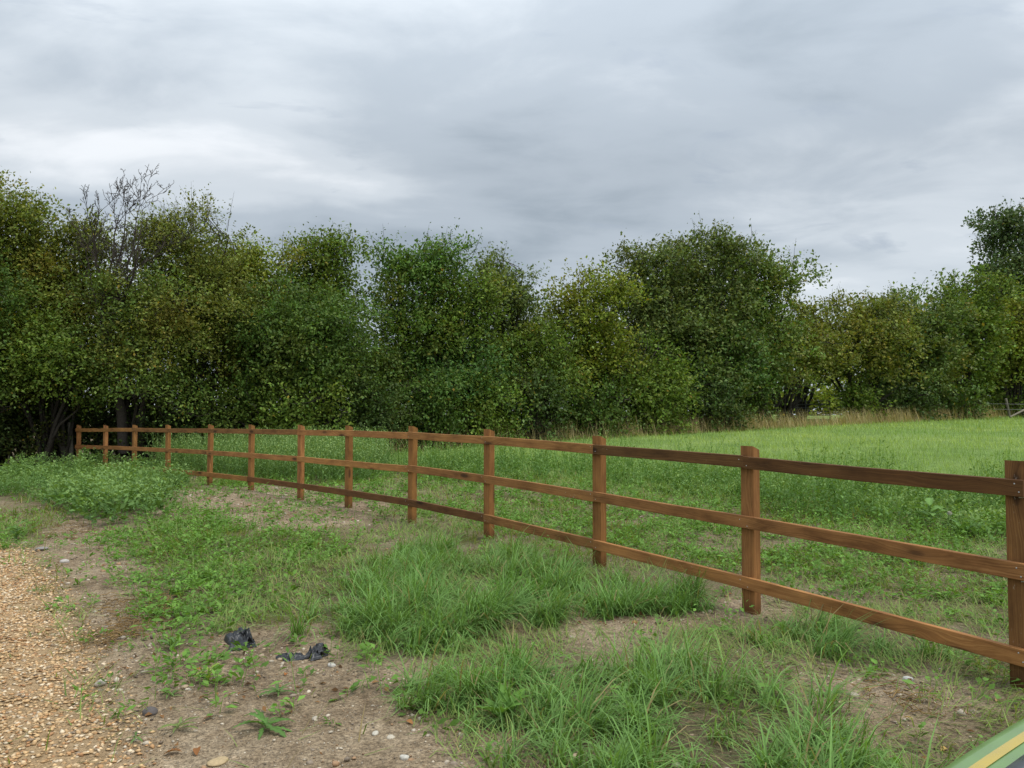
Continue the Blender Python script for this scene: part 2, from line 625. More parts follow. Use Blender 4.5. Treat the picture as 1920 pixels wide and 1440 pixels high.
# ------------------------------------------------------------------ the post and rail fence
POSTS = [(2.766, 4.233, 0.620), (1.788, 5.886, 0.651), (0.808, 7.410, 0.683), (-0.299, 9.004, 0.716), (-1.384, 10.455, 0.728), (-2.554, 11.916, 0.712), (-3.641, 13.188, 0.703),
         (-4.997, 14.678, 0.686), (-6.316, 16.034, 0.668), (-7.841, 17.504, 0.642), (-9.221, 18.753, 0.622), (-10.507, 19.855, 0.599), (-11.781, 20.894, 0.582)]
PW, PD, RT, RH, GAP = 0.125, 0.075, 0.038, 0.092, 0.455


def board(stations, across, up, w, h, tint, ch=0.004, top_cut=None):
    """a sawn length: eight-sided section swept through stations; returns mesh with UVs in metres"""
    import bmesh
    bm = bmesh.new()
    uvl = bm.loops.layers.uv.new('UVMap')
    prof = [(-w / 2 + ch, -h / 2), (w / 2 - ch, -h / 2), (w / 2, -h / 2 + ch), (w / 2, h / 2 - ch), (w / 2 - ch, h / 2), (-w / 2 + ch, h / 2), (-w / 2, h / 2 - ch), (-w / 2, -h / 2 + ch)]
    per = [0.0]
    for a, b in zip(prof, prof[1:] + prof[:1]):
        per.append(per[-1] + math.dist(a, b))
    S = [np.asarray(s, float) for s in stations]
    A = np.asarray(across, float)
    U = np.asarray(up, float)
    rings, us, d = [], [], 0.0
    for k, s in enumerate(S):
        if k:
            d += float(np.linalg.norm(s - S[k - 1]))
        ring = []
        for x, y in prof:
            q = s + A * x + U * y
            if top_cut is not None and k == len(S) - 1:
                q = q + np.array([0, 0, top_cut(x, y)])
            ring.append(bm.verts.new(q))
        rings.append(ring)
        us.append(d)
    for k in range(len(S) - 1):
        for j in range(8):
            jn = (j + 1) % 8
            fc = bm.faces.new((rings[k][j], rings[k][jn], rings[k + 1][jn], rings[k + 1][j]))
            for lp, uvv in zip(fc.loops, ((us[k], per[j]), (us[k], per[j + 1]), (us[k + 1], per[j + 1]), (us[k + 1], per[j]))):
                lp[uvl].uv = uvv
    for ring, flip, u0 in ((rings[0], True, 0), (rings[-1], False, d)):
        vs = ring[::-1] if flip else ring
        fc = bm.faces.new(vs)
        pr = prof[::-1] if flip else prof
        for lp, (x, y) in zip(fc.loops, pr):
            lp[uvl].uv = (u0 + y * 0.2, x + 3.0)
    bmesh.ops.recalc_face_normals(bm, faces=bm.faces)
    me = bpy.data.meshes.new('board')
    bm.to_mesh(me)
    bm.free()
    at_ = me.attributes.new('tint', 'FLOAT_COLOR', 'POINT')
    c = np.ones((len(me.vertices), 4), np.float32)
    c[:, :3] = tint
    at_.data.foreach_set('color', c.ravel())
    me.materials.append(M_wood)
    return me


def metal_mat(name, col, rough=0.4, metallic=0.8):
    m, t, out = new_mat(name)
    tc = t.nodes.new('ShaderNodeTexCoord')
    n = noise_tex(t, tc.outputs['Object'], 14.0, 4)
    pb = node(t, 'ShaderNodeBsdfPrincipled', Roughness=rough, Metallic=metallic)
    t.links.new(mix_col(t, n, tuple(c * 0.7 for c in col), tuple(min(1, c * 1.2) for c in col)), pb.inputs['Base Color'])
    t.links.new(pb.outputs[0], out.inputs[0])
    return m


M_nail = metal_mat('galvanised_steel', (0.62, 0.62, 0.60), 0.45, 0.5)


def build_fence():
    r = random.Random(5)
    fence = empty('post_and_rail_fence', (POSTS[0][0], POSTS[0][1], 0.0))
    tag(fence, 'long brown post and rail fence with three rails curving away to the dark trees', 'fence')
    inv = np.array([POSTS[0][0], POSTS[0][1], 0.0])
    P = np.array(POSTS)
    n = len(P)
    tan = np.gradient(P[:, :2], axis=0)
    tan = unit(tan)                                   # from near to far
    front = np.stack([-tan[:, 1], tan[:, 0]], 1)      # towards the camera side
    front = np.where((front @ np.array([-0.75, -0.66]))[:, None] < 0, -front, front)
    for i in range(n):
        x, y, zm = P[i]
        g = float(terrain(np.array([x]), np.array([y]))[0])
        top = zm + GAP + (0.125 if i else 0.145)
        c = np.array([x, y]) - front[i] * (PD / 2)
        lean = np.array([r.uniform(-0.008, 0.008), r.uniform(-0.008, 0.008)])
        zs = [g - 0.12, g + 0.03, g + 0.16, g + 0.7, top]
        st = [np.array([c[0] + lean[0] * (z - g), c[1] + lean[1] * (z - g), z]) - inv for z in zs]
        across = np.array([tan[i][0], tan[i][1], 0.0])
        upv = np.array([front[i][0], front[i][1], 0.0])
        k = r.uniform(0.85, 1.18) if i else 0.62
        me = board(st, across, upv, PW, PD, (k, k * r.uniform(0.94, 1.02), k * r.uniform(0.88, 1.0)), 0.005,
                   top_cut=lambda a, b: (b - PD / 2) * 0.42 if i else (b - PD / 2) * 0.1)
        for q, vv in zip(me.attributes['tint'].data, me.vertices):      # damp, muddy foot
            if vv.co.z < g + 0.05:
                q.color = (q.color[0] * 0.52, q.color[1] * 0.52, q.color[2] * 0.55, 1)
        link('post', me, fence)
    dark = {(0, 0): 0.42, (0, 2): 0.9, (1, 1): 0.95, (2, 4): 0.42, (2, 2): 0.55, (2, 3): 0.45}
    starts = {0: [0, 1, 2, 4, 6, 8, 10], 1: [0, 2, 4, 6, 8, 10], 2: [0, 2, 3, 5, 7, 9, 11]}
    for row in range(3):
        js = starts[row] + [n - 1]
        for a, b in zip(js[:-1], js[1:]):
            st = []
            for q in range(a, b + 1):
                off = front[q] * (RT / 2 + 0.002)
                z = P[q][2] + (1 - row) * GAP + r.uniform(-0.007, 0.007)
                st.append(np.array([P[q][0] + off[0], P[q][1] + off[1], z]) - inv)
            st[0] = st[0] + (st[0] - st[1]) * 0 if a else st[0] - np.array([tan[0][0], tan[0][1], 0]) * (PW / 2 - 0.012)
            if a:
                st[0] = st[0] + unit(st[1] - st[0]) * 0.0015
            if b == n - 1:
                st[-1] = st[-1] + unit(st[-1] - st[-2]) * 0.05
            # a little sag and bow between the posts
            full = []
            for s0, s1 in zip(st[:-1], st[1:]):
                bow = r.uniform(-0.006, 0.004)
                full += [s0, s0 * 0.5 + s1 * 0.5 + np.array([0, 0, bow])]
            full.append(st[-1])
            d = unit(full[-1] - full[0])
            fr = unit(np.array([front[a][0] + front[b][0], front[a][1] + front[b][1], 0.0]))
            up = np.array([0, 0, 1.0])
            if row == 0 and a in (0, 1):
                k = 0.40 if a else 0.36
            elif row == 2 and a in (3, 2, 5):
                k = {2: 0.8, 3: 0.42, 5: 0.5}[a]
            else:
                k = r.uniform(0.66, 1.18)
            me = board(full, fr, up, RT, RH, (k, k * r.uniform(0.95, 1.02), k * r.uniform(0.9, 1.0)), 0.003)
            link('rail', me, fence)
    # galvanised nail heads, two for each rail on the nearer posts
    ring = Geo()
    v, f = tube([(0, 0, -0.001), (0, 0, 0.0015), (0, 0, 0.0025)], [0.004, 0.004, 0.0005], 8)
    ring.add(v, f)
    nail_me = ring.mesh('nail', M_nail)
    for i in range(0, 5):
        for row in range(3):
            for dz, dx in ((0.022, 0.012), (-0.022, -0.010)):
                o = link('nail', nail_me, fence)
                off = front[i] * (RT + 0.0025)
                side = tan[i] * (dx + (-0.02 if i == 0 else (0.025 if dz > 0 else -0.025)))
                o.location = (P[i][0] + off[0] + side[0] - inv[0], P[i][1] + off[1] + side[1] - inv[1], P[i][2] + (1 - row) * GAP + dz)
                o.rotation_euler = (math.radians(90), 0, math.atan2(front[i][1], front[i][0]) + math.radians(90))
    for row in range(3):                              # pale wire tails beside the rail ends
        G = Geo()
        c = np.array([P[0][0], P[0][1], P[0][2] + (1 - row) * GAP - 0.055]) - inv + np.array([front[0][0], front[0][1], 0]) * 0.004
        e = -np.array([tan[0][0], tan[0][1], 0])
        v, f = tube([c + e * 0.012, c + e * 0.022 + (0, 0, 0.004), c + e * 0.036 + (0, 0, 0.005), c + e * 0.046 + (0, 0, 0.012)], [0.002, 0.0045, 0.004, 0.0015], 5)
        G.add(v, f)
        link('wire_tail', G.mesh('wire_tail', M_nail, True), fence)
    return P, tan, front


FP, FT, FF = build_fence()


# ------------------------------------------------------------------ trees of the hedgerow
def make_tree(name, label, px, Y, hw, top, base_py, tint, cat='tree', group=None, lai=4.6, gap=0.49, seed=0, sprig=1.0, leaf=1.0, yellow=0.08, twiggy=1.0, stems=None, dead=0.0, flat=0.7, low=False):
    """px: photograph column of the middle; Y: distance; hw: half width in px; top: row of the tip; base_py: row where foliage starts"""
    g = np.random.default_rng(1000 + seed)
    k = Y / F
    X = (px - 960.0) * k
    z0 = float(terrain(np.array([X]), np.array([Y]))[0])
    ztop = H + (HOR - top) * k
    zb = max(z0 + 0.1, H + (HOR - base_py) * k)
    hgt = ztop - zb
    w = hw * k * 1.28
    root = empty(name, (X, Y, z0))
    tag(root, label, cat, group)
    zb -= z0
    ztop -= z0
    # lobes of foliage
    nl = int(np.clip(9 + 3.6 * hgt / max(w, 0.6), 12, 30))
    lobes = []
    for j in range(nl):
        zr = (j + g.uniform(0.2, 0.8)) / nl
        wz = w * (0.86 + 0.14 * math.sin(math.pi * zr)) * (max(0.05, 1 - max(0, (zr - 0.30) / 0.70) ** 2.6)) ** 0.5
        wz = max(wz, 0.64 * w)
        R = np.clip(w * g.uniform(0.22, 0.58), 0.40, 1.9)
        a = j * 2.4 + g.uniform(-0.5, 0.5)
        rad = max(0, wz - R * 0.75) * g.uniform(0.65, 1.12)
        z = zb + R * (0.1 if low else 0.55) + (hgt - R * (1.0 if low else 1.45)) * zr
        lobes.append((math.cos(a) * rad, math.sin(a) * rad * flat, z, R, R * g.uniform(0.75, 1.05)))
    tk = min(w, 0.45 * hgt)
    lobes.append((g.uniform(-0.2, 0.2) * w, 0.0, ztop - 0.32 * tk, 0.46 * w, 0.36 * tk))
    lobes.append((-g.uniform(0.4, 0.62) * w, -0.1 * w, ztop - g.uniform(0.40, 0.75) * tk, 0.42 * w, 0.38 * tk))
    lobes.append((g.uniform(0.4, 0.62) * w, -0.1 * w, ztop - g.uniform(0.40, 0.75) * tk, 0.42 * w, 0.38 * tk))
    nouter = len(lobes)
    for j in range(5):                               # solid heart of the crown
        zr = (j + 0.5) / 5
        R = w * 0.62
        lobes.append((g.uniform(-0.22, 0.22) * w, g.uniform(-0.15, 0.15) * w * flat, zb + R * (0.05 if low else 0.5) + max(0.0, hgt - R * (1.0 if low else 1.45)) * zr, R, min(R, hgt * 0.30)))
    lobes = np.array(lobes)
    L0 = 0.0043 * Y * leaf
    area = math.pi * 0.8 * w * hgt
    nleaf = lai * area / (0.30 * L0 * L0)
    per = 9
    ntw = int(nleaf / per)
    wt_ = lobes[:, 3] ** 2
    li = g.choice(len(lobes), ntw, p=wt_ / wt_.sum())
    d = unit(g.normal(0, 1, (ntw, 3)))
    d[:, 2] = np.where(d[:, 2] < (-0.6 if low else -0.3), -d[:, 2] * 0.6, d[:, 2])
    d[:, 1] = np.where(g.random(ntw) < 0.35, -np.abs(d[:, 1]), d[:, 1])      # more shoots on the open, field side
    d = unit(d)
    awayk = (d[:, 1] < 0.25) | (g.random(ntw) < 0.3)
    d, li = d[awayk], li[awayk]
    ntw = len(d)
    rr = np.where(g.random(ntw) < 0.78, g.uniform(0.70, 1.10, ntw), g.uniform(0.2, 0.8, ntw))
    Rl = lobes[li]
    c0 = Rl[:, :3] + d * np.stack([Rl[:, 3], Rl[:, 3], Rl[:, 4]], 1) * (rr * 0.82)[:, None]
    nz = 0.85 * fbm(c0 * (30.0 / Y) + 31.7 * seed, 5, 2) + 0.15 * vnoise(c0 * (12.0 / Y) + 11.3 * seed, 8)
    keep = (nz > gap * g.uniform(0.9, 1.1, ntw)) | ((li >= nouter) & (nz > 0.3))
    keep &= c0[:, 2] > 0.05
    c0, d, rr = c0[keep], d[keep], rr[keep]
    li = li[keep]
    n = len(c0)
    tl = g.uniform(0.35, 0.75, n) * (0.6 + 0.4 * min(1.6, L0 / 0.08))
    td = unit(d * 0.75 + g.normal(0, 0.38, (n, 3)) + np.array([0, 0, 0.32]))
    # taller wispy shoots along the top outline
    ns = int(n * 0.012 * sprig)
    out_ = d[:, 2] * 0.9 + c0[:, 2] / ztop * 1.6 + g.normal(0, 0.22, n)
    hi = np.argsort(-out_)[:ns]
    spr_p = c0[hi]
    spr_d = unit(np.array([0, 0, 1.0]) + g.normal(0, 0.38, (len(hi), 3)) + d[hi] * 0.35)
    spr_l = g.uniform(0.3, 1.0, len(hi)) * (0.40 + 0.02 * Y)
    Pn, Dn, Ln = np.concatenate([c0, spr_p]), np.concatenate([td, spr_d]), np.concatenate([tl, spr_l])
    nt = len(Pn)
    issp = np.r_[np.zeros(n, bool), np.ones(len(hi), bool)]
    bend = g.normal(0, 0.22, (nt, 3)) - np.array([0, 0, 0.14])
    bend[issp] *= 0.5
    ts = (np.arange(per) + 0.5) / per
    ts = 0.12 + 0.9 * ts
    q = Pn[:, None, :] + Ln[:, None, None] * (Dn[:, None, :] * ts[None, :, None] + bend[:, None, :] * (ts ** 2)[None, :, None])
    q = q + g.normal(0, 0.045, q.shape) * (L0 / 0.08)
    ld = Dn[:, None, :] * 0.55 + g.normal(0, 0.55, q.shape) + np.array([0, 0, -0.12])
    ln = g.normal(0, 0.50, q.shape) + np.array([0, -0.15, 0.62]) + Dn[:, None, :] * 0.55
    Lv = L0 * g.uniform(0.6, 1.35, q.shape[:2])
    Lv[issp] *= 0.72
    vis = g.random(q.shape[:2]) > np.where(issp, 0.30, 0.06)[:, None]
    q, ld, ln, Lv = q[vis], ld[vis], ln[vis], Lv[vis]
    # leaf colour: the tree's own, varied by twig, with turning leaves
    tn = fbm(Pn * 0.9 + 7.1 * seed, 23, 2)
    base = np.array(tint)
    yel = np.array([0.30, 0.245, 0.040])
    f1 = np.clip((tn - 0.52) * 4, 0, 1) * yellow * 2.0
    tcol = base[None, :] * g.uniform(0.62, 1.38, (nt, 1)) * (1 - f1[:, None]) + yel * f1[:, None]
    lc = np.repeat(tcol[:, None, :], per, 1)[vis] * g.uniform(0.72, 1.3, (len(q), 1))
    lone = g.random(len(q)) < 0.010 * (yellow / 0.15)
    lc[lone] = yel * g.uniform(0.7, 1.5, (lone.sum(), 1))
    lc[:, 0] *= g.uniform(0.85, 1.2, len(q))
    v, f = leaf_quads(q, ld, ln, Lv, Lv * g.uniform(0.5, 0.7, len(q)))
    crown = link('crown', make_mesh('crown', v, f, M_leaf, np.repeat(lc, 4, 0)), root)
    crown['kind'] = 'stuff'
    # trunk, limbs and outer branches
    G = Geo()
    bt = np.array([0.050, 0.043, 0.034])
    ns_ = stems or (2 if w < 1.6 else 3)
    sb = [np.array([g.normal(0, 0.15), g.normal(0, 0.12), -0.08]) for _ in range(ns_)]
    order = np.argsort(lobes[:, 2])
    rad0 = 0.035 + 0.014 * hgt
    for jj, j in enumerate(order[::2]):
        b0 = sb[jj % ns_]
        e = lobes[j, :3]
        m1 = b0 * 0.6 + np.array([e[0] * 0.25, e[1] * 0.25, e[2] * 0.42]) + g.normal(0, 0.12, 3) * np.array([1, 1, 0.3])
        m2 = b0 * 0.25 + np.array([e[0] * 0.6, e[1] * 0.6, e[2] * 0.75]) + g.normal(0, 0.14, 3)
        ctl = np.array([b0, m1, m2, e])
        tt = np.linspace(0, 1, 7)[:, None]
        path = (1 - tt) ** 3 * ctl[0] + 3 * tt * (1 - tt) ** 2 * ctl[1] + 3 * tt ** 2 * (1 - tt) * ctl[2] + tt ** 3 * ctl[3]
        path[1:-1] += g.normal(0, 0.03, (5, 3))
        vv, ff = tube(path, np.linspace(rad0, 0.018, 7), 5)
        G.add(vv, ff, bt * g.uniform(0.8, 1.2))
    # branches out to the twigs
    nb = int(min(80, 20 + 8 * area / 4) * twiggy)
    pick = g.choice(nt, min(nb, nt), replace=False)
    limbed = order[::2]
    for j in pick:
        e = lobes[limbed[np.argmin(((lobes[limbed, :3] - Pn[j]) ** 2).sum(1))], :3]
        tip = Pn[j] + Dn[j] * Ln[j] * 0.9 + bend[j] * Ln[j]
        mid = (e + Pn[j]) / 2 + g.normal(0, 0.10, 3)
        path = np.array([e, (e + mid) / 2 + g.normal(0, 0.04, 3), mid, Pn[j] + g.normal(0, 0.03, 3), (Pn[j] + tip) / 2 + g.normal(0, 0.05, 3), tip])
        r1 = 0.00042 * Y
        vv, ff = tube(path, [0.02, 0.018, 0.014, r1 * 1.1, r1 * 0.8, r1 * 0.4], 3)
        G.add(vv, ff, bt * g.uniform(0.8, 1.7))
    # every wispy shoot has its own stem
    for j in range(n, nt):
        tip = Pn[j] + Dn[j] * Ln[j] + bend[j] * Ln[j]
        path = np.array([Pn[j] - Dn[j] * 0.35, Pn[j], Pn[j] + Dn[j] * Ln[j] * 0.5 + bend[j] * Ln[j] * 0.25, tip])
        r1 = 0.00032 * Y
        vv, ff = tube(path, [r1 * 1.3, r1, r1 * 0.7, r1 * 0.35], 3)
        G.add(vv, ff, bt * 0.9)
    link('trunk', G.mesh('trunk', M_bark, True), root)
    return root


DG = (0.086, 0.152, 0.028)      # dark green
MG = (0.142, 0.220, 0.034)      # mid green
YG = (0.218, 0.275, 0.036)      # yellow green
OL = (0.176, 0.215, 0.040)      # olive
BG = (0.142, 0.195, 0.052)      # grey green

TREES = [
    # name, label, px, Y, hw, top, base, tint, options
    ('maple_tree', 'tall leafy tree cut off by the left edge, its rounded top turning yellow', 5, 22.5, 115, 345, 830, (0.169, 0.216, 0.036), dict(yellow=0.33)),
    ('maple_tree', 'dark green tree mostly outside the left edge, its boughs drooping over the weeds', -90, 20.5, 130, 470, 800, DG, {}),
    ('hazel_tree', 'olive tree behind the thin bare branches of the dead tree', 120, 23.5, 95, 405, 870, OL, dict(yellow=0.22)),
    ('hazel_tree', 'yellowing tree standing below the bare dead branches, over the third fence post', 255, 21.6, 105, 520, 800, (0.129, 0.195, 0.038), dict(yellow=0.25, twiggy=1.8, gap=0.45)),
    ('hazel_tree', 'drooping dark tree in front of the leftmost yellow-topped tree', 90, 21.2, 100, 600, 790, MG, dict(gap=0.44)),
    ('willow_tree', 'feathery tree with long wispy shoots immediately right of the dead tree', 365, 23.6, 100, 385, 720, OL, dict(sprig=3.0, gap=0.44, twiggy=2.2, leaf=0.85)),
    ('hazel_tree', 'pale yellow-green tree in the dip right of the wispy-topped tree', 470, 26.5, 75, 448, 800, YG, dict(yellow=0.28, sprig=2.0)),
    ('hazel_tree', 'broad dark rounded tree bulging forward behind the seventh fence post from the left', 555, 24.6, 140, 535, 800, (0.101, 0.173, 0.034), dict(lai=5.2)),
    ('hawthorn_tree', 'upright tree left of the narrow gap of sky in the hedge', 602, 28.0, 68, 446, 700, MG, dict(sprig=2.0)),
    ('hawthorn_tree', 'tall flat-topped dense tree right of the narrow gap of sky', 803, 28.6, 92, 434, 790, (0.114, 0.209, 0.038), dict(sprig=1.6, yellow=0.17, lai=5.2)),
    ('hawthorn_tree', 'mid green tree filling the right shoulder of the tall flat-topped tree', 880, 28.2, 62, 510, 790, MG, dict(yellow=0.14)),
    ('hawthorn_tree', 'thin tree with loose sprays sticking into the sky left of the deep dip', 952, 31.0, 52, 478, 780, BG, dict(sprig=3.5, gap=0.47)),
    ('hawthorn_tree', 'bright yellow-green rounded tree immediately right of the deep dip', 1095, 32.0, 84, 512, 760, YG, dict(sprig=1.6, yellow=0.17)),
    ('hawthorn_tree', 'dull green tree below the deep dip in the hedge top', 1005, 30.0, 82, 618, 800, MG, dict(yellow=0.17)),
    ('blackthorn_tree', 'grey-green loose tree forming the left half of the biggest crown', 1225, 35.5, 78, 462, 780, BG, dict(sprig=3.0, gap=0.45)),
    ('blackthorn_tree', 'tallest central tree with one leafy leader above the biggest crown', 1312, 37.0, 95, 440, 780, BG, dict(sprig=2.6, gap=0.44)),
    ('hawthorn_tree', 'olive green tree sloping down the right side of the biggest crown', 1425, 38.6, 85, 474, 760, (0.139, 0.216, 0.042), dict(sprig=1.8, yellow=0.17)),
    ('hawthorn_tree', 'grey-twigged spreading tree in front of the bright yellow-green rounded tree', 1180, 33.2, 110, 640, 790, MG, dict(twiggy=1.8, yellow=0.14)),
    ('hawthorn_tree', 'spreading leafy tree in front of the biggest crown', 1335, 36.2, 105, 610, 785, (0.100, 0.183, 0.042), dict(twiggy=1.6)),
    ('hawthorn_tree', 'olive tree whose boughs hang low over the metal gate', 1468, 42.0, 88, 572, 744, OL, dict(yellow=0.19)),
    ('hawthorn_tree', 'low flat-topped olive tree immediately right of the metal gate', 1605, 44.5, 95, 556, 752, OL, dict(sprig=1.8, yellow=0.22)),
    ('hawthorn_tree', 'wide dull green tree between the gate and the tall corner tree', 1705, 48.0, 95, 552, 770, (0.129, 0.192, 0.044), dict(sprig=1.8, yellow=0.17, twiggy=1.5)),
    ('hawthorn_tree', 'tree stepping up in height towards the tall corner tree', 1800, 51.5, 84, 512, 770, MG, dict(sprig=2.0)),
    ('birch_tree', 'tall grey-green tree rising above all others at the right edge', 1908, 57.0, 84, 392, 770, (0.100, 0.155, 0.059), dict(gap=0.53, sprig=3.0)),
    ('hazel_tree', 'light green leafy tree in front of the tall tree at the right edge', 1905, 53.5, 66, 560, 755, YG, dict(yellow=0.11)),
    ('birch_tree', 'tree half outside the frame beyond the leaning old post', 2010, 56.0, 90, 470, 770, MG, {}),
    ('elder_tree', 'dark tree under the narrow gap of sky', 700, 26.8, 66, 655, 800, DG, {}),
    ('elder_tree', 'dark glossy tree at the foot of the tall flat-topped tree', 845, 27.6, 100, 655, 800, (0.078, 0.159, 0.036), {}),
]
SHRUBS = [
    (-50, 20.6, 74, 745, 'dark shrub in deep shade at the left edge behind the bushy weeds'),
    (50, 21.6, 66, 750, 'dark shrub in deep shade left of the mossy old post'),
    (180, 22.6, 62, 752, 'dark shrub in deep shade behind the two farthest brown posts'),
    (275, 22.2, 60, 745, 'dark shrub in deep shade behind the third brown post from the left'),
    (350, 22.6, 60, 735, 'dark shrub in deep shade behind the fourth brown post from the left'),
    (1650, 48.5, 56, 735, 'shaded shrub at the hedge foot set back right of the gate'),
    (1735, 52.0, 60, 735, 'shaded shrub at the hedge foot set back beyond the wide dull green tree'),
    (1845, 54.5, 66, 728, 'shaded shrub at the hedge foot behind the leaning old post'),
    (1925, 57.0, 60, 728, 'shaded shrub at the hedge foot below the tall tree at the right edge'),
    (430, 22.8, 71, 705, 'dark shrub at the hedge foot over the fifth and sixth fence posts from the left'),
    (560, 23.2, 80, 700, 'dark shrub at the hedge foot over the seventh fence post from the left'),
    (690, 24.8, 75, 712, 'dark shrub at the hedge foot over the eighth fence post from the left'),
    (800, 25.8, 73, 706, 'leafy shrub at the hedge foot over the ninth fence post from the left'),
    (905, 27.2, 71, 716, 'leafy shrub at the hedge foot over the tenth fence post from the left'),
    (1000, 28.4, 63, 700, 'dark shrub at the hedge foot below the deep dip in the skyline'),
    (1120, 30.4, 71, 722, 'shrub at the hedge foot behind the eleventh fence post from the left'),
    (1225, 32.0, 69, 735, 'bright leafy shrub low at the hedge foot where the dry grass begins'),
    (1330, 34.0, 73, 715, 'shrub at the hedge foot below the biggest crown'),
    (1405, 36.8, 42, 700, 'shrub at the hedge foot left of the metal gate'),
    (1612, 43.0, 34, 715, 'shrub at the hedge foot immediately right of the metal gate'),
    (1680, 45.4, 63, 725, 'dark shrub at the hedge foot midway between the gate and the leaning old post'),
    (1775, 48.9, 63, 722, 'dim shrub at the hedge foot left of the leaning old post'),
]
BACK = [(-40, 25.5, 470), (100, 26.0, 445), (230, 26.5, 520), (350, 27.0, 455), (470, 28.2, 480), (585, 30.0, 500), (690, 31.0, 640), (800, 32.0, 490), (920, 33.5, 520), (1040, 36.0, 575),
        (1150, 38.0, 545), (1270, 40.5, 490), (1365, 43.0, 505), (1500, 46.5, 575), (1645, 49.0, 578), (1710, 53.0, 575), (1830, 58.0, 535), (1940, 62.0, 440)]
BACK_WORDS = ['left-edge tree', 'olive tree behind the bare branches', 'dead tree', 'wispy-topped tree', 'pale yellow-green tree in the dip', 'upright tree left of the sky gap', 'narrow gap of sky',
              'tall flat-topped tree', 'thin tree with loose sprays', 'deep dip in the skyline', 'bright yellow-green rounded tree', 'left half of the biggest crown', 'right half of the biggest crown',
              'metal gate', 'low flat-topped olive tree', 'wide dull green tree', 'tree stepping up to the corner', 'tall tree at the right edge']


def build_hedgerow():
    for i, (nm, lb, px, Y, hw, top, base, tint, opt) in enumerate(TREES):
        make_tree(nm, lb, px, Y, hw, top, base, tint, seed=i, group='trees of the hedgerow', **opt)
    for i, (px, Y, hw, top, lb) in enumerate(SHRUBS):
        tint = (0.050, 0.080, 0.020) if px < 400 else [DG, MG, (0.075, 0.125, 0.030)][i % 3]  # left shrubs: deep shade under the trees painted into the leaf colour
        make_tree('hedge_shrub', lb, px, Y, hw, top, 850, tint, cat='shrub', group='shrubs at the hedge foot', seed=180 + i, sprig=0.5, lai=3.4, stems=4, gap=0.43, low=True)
    for i, ((px, Y, top), wd) in enumerate(zip(BACK, BACK_WORDS)):
        base = 748 if wd == 'metal gate' else 880
        make_tree('hedge_tree', 'shaded tree seen through the leaves behind the ' + wd, px, Y, 78 if 1350 < px < 1660 else 100, top, base, DG, group='shaded trees behind the hedgerow', seed=90 + i, lai=2.1, low=base > 800, leaf=1.3, gap=0.34, sprig=0.3, twiggy=0.4)


build_hedgerow()


def build_dead_tree():
    g = np.random.default_rng(77)
    Y0 = 21.3
    k = Y0 / F

    def pt(px, py, dy=0.0):
        return np.array([(px - 960) * k, dy, H + (HOR - py) * k])
    X0 = (232 - 960) * k
    z0 = float(terrain(np.array([X0]), np.array([Y0]))[0])
    root = tag(empty('dead_tree', (X0, Y0, z0)), 'dead tree with a fan of thin bare branches against the sky', 'tree')
    o0 = np.array([X0, 0.0, z0])
    trunk, twig = Geo(), Geo()
    bt = np.array([0.060, 0.050, 0.042])

    def grow(G, p, d, length, rad, depth, tone):
        n = 7
        path, rads = [p], [rad]
        dd = d.copy()
        for s in range(n):
            dd = unit(dd + g.normal(0, 0.07 + 0.05 * (4 - depth), 3) + np.array([0, 0, 0.05]))
            p = p + dd * length / n
            path.append(p)
            rads.append(rad * (1 - 0.72 * (s + 1) / n))
        v, f = tube(np.array(path) - o0, np.maximum(rads, 0.0065), 5 if rad > 0.02 else 3)
        G.add(v, f, bt * tone)  # bark tone shifts at random from bough to twig
        if depth <= 0:
            return
        kids = int(g.integers(5, 8)) if depth > 1 else int(g.integers(3, 5))
        for c in range(kids):
            s = int(g.integers(2, n + 1))
            a = unit(path[s] - path[s - 1])
            nd = unit(a * 0.85 + g.normal(0, 0.42, 3) * np.array([1, 0.8, 0.7]) + np.array([0, 0, 0.15]))
            grow(twig, path[s], nd, length * g.uniform(0.26, 0.44), max(0.008, rads[s] * 0.72), depth - 1, tone * g.uniform(0.9, 1.25))

    main = [pt(234, 850), pt(228, 770), pt(208, 690), pt(196, 630), pt(191, 580), pt(192, 540)]
    v, f = tube(np.array(main) - o0, [0.15, 0.13, 0.11, 0.09, 0.075, 0.055], 8)
    trunk.add(v, f, bt)
    for start, end, r0 in (((196, 620), (108, 462), 0.028), ((192, 550), (130, 424), 0.030), ((192, 545), (165, 402), 0.030), ((192, 540), (206, 388), 0.032), ((192, 545), (238, 398), 0.030),
                           ((194, 570), (272, 412), 0.030), ((198, 610), (322, 432), 0.030), ((194, 560), (300, 402), 0.028), ((194, 580), (150, 440), 0.026)):
        a, b = pt(*start), pt(end[0], end[1], g.uniform(-0.7, 0.7))
        grow(trunk, a, unit(b - a), float(np.linalg.norm(b - a)), r0 * 1.2, 3, 1.0)
    link('trunk', trunk.mesh('trunk', M_bark, True), root)
    b = link('branch', twig.mesh('branch', M_bark, True), root)
    b['kind'] = 'stuff'


build_dead_tree()


# ------------------------------------------------------------------ ground cover
def scatter(n, x0, x1, y0, y1, dens, ref=None):
    """random plan points kept with probability dens(X,Y); with ref, thinned by (ref/Y)^2 beyond it"""
    X = rng.uniform(x0, x1, n)
    Y = rng.uniform(y0, y1, n)
    p = dens(X, Y)
    if ref:
        p = p * np.minimum(1, (ref / np.maximum(Y, 0.1)) ** 2)
    inview = (np.abs(X) < Y * 0.74 + 1.2)
    k = (rng.random(n) < p) & inview
    return X[k], Y[k]


def ground_z(X, Y):
    return terrain(X, Y) - 0.02 * R_gravel(X, Y)


def stuff(name, label, cat, v, f, mat, tint, smooth=False):
    o = link(name, make_mesh(name, v, f, mat, tint, smooth))
    return tag(o, label, cat, kind='stuff')


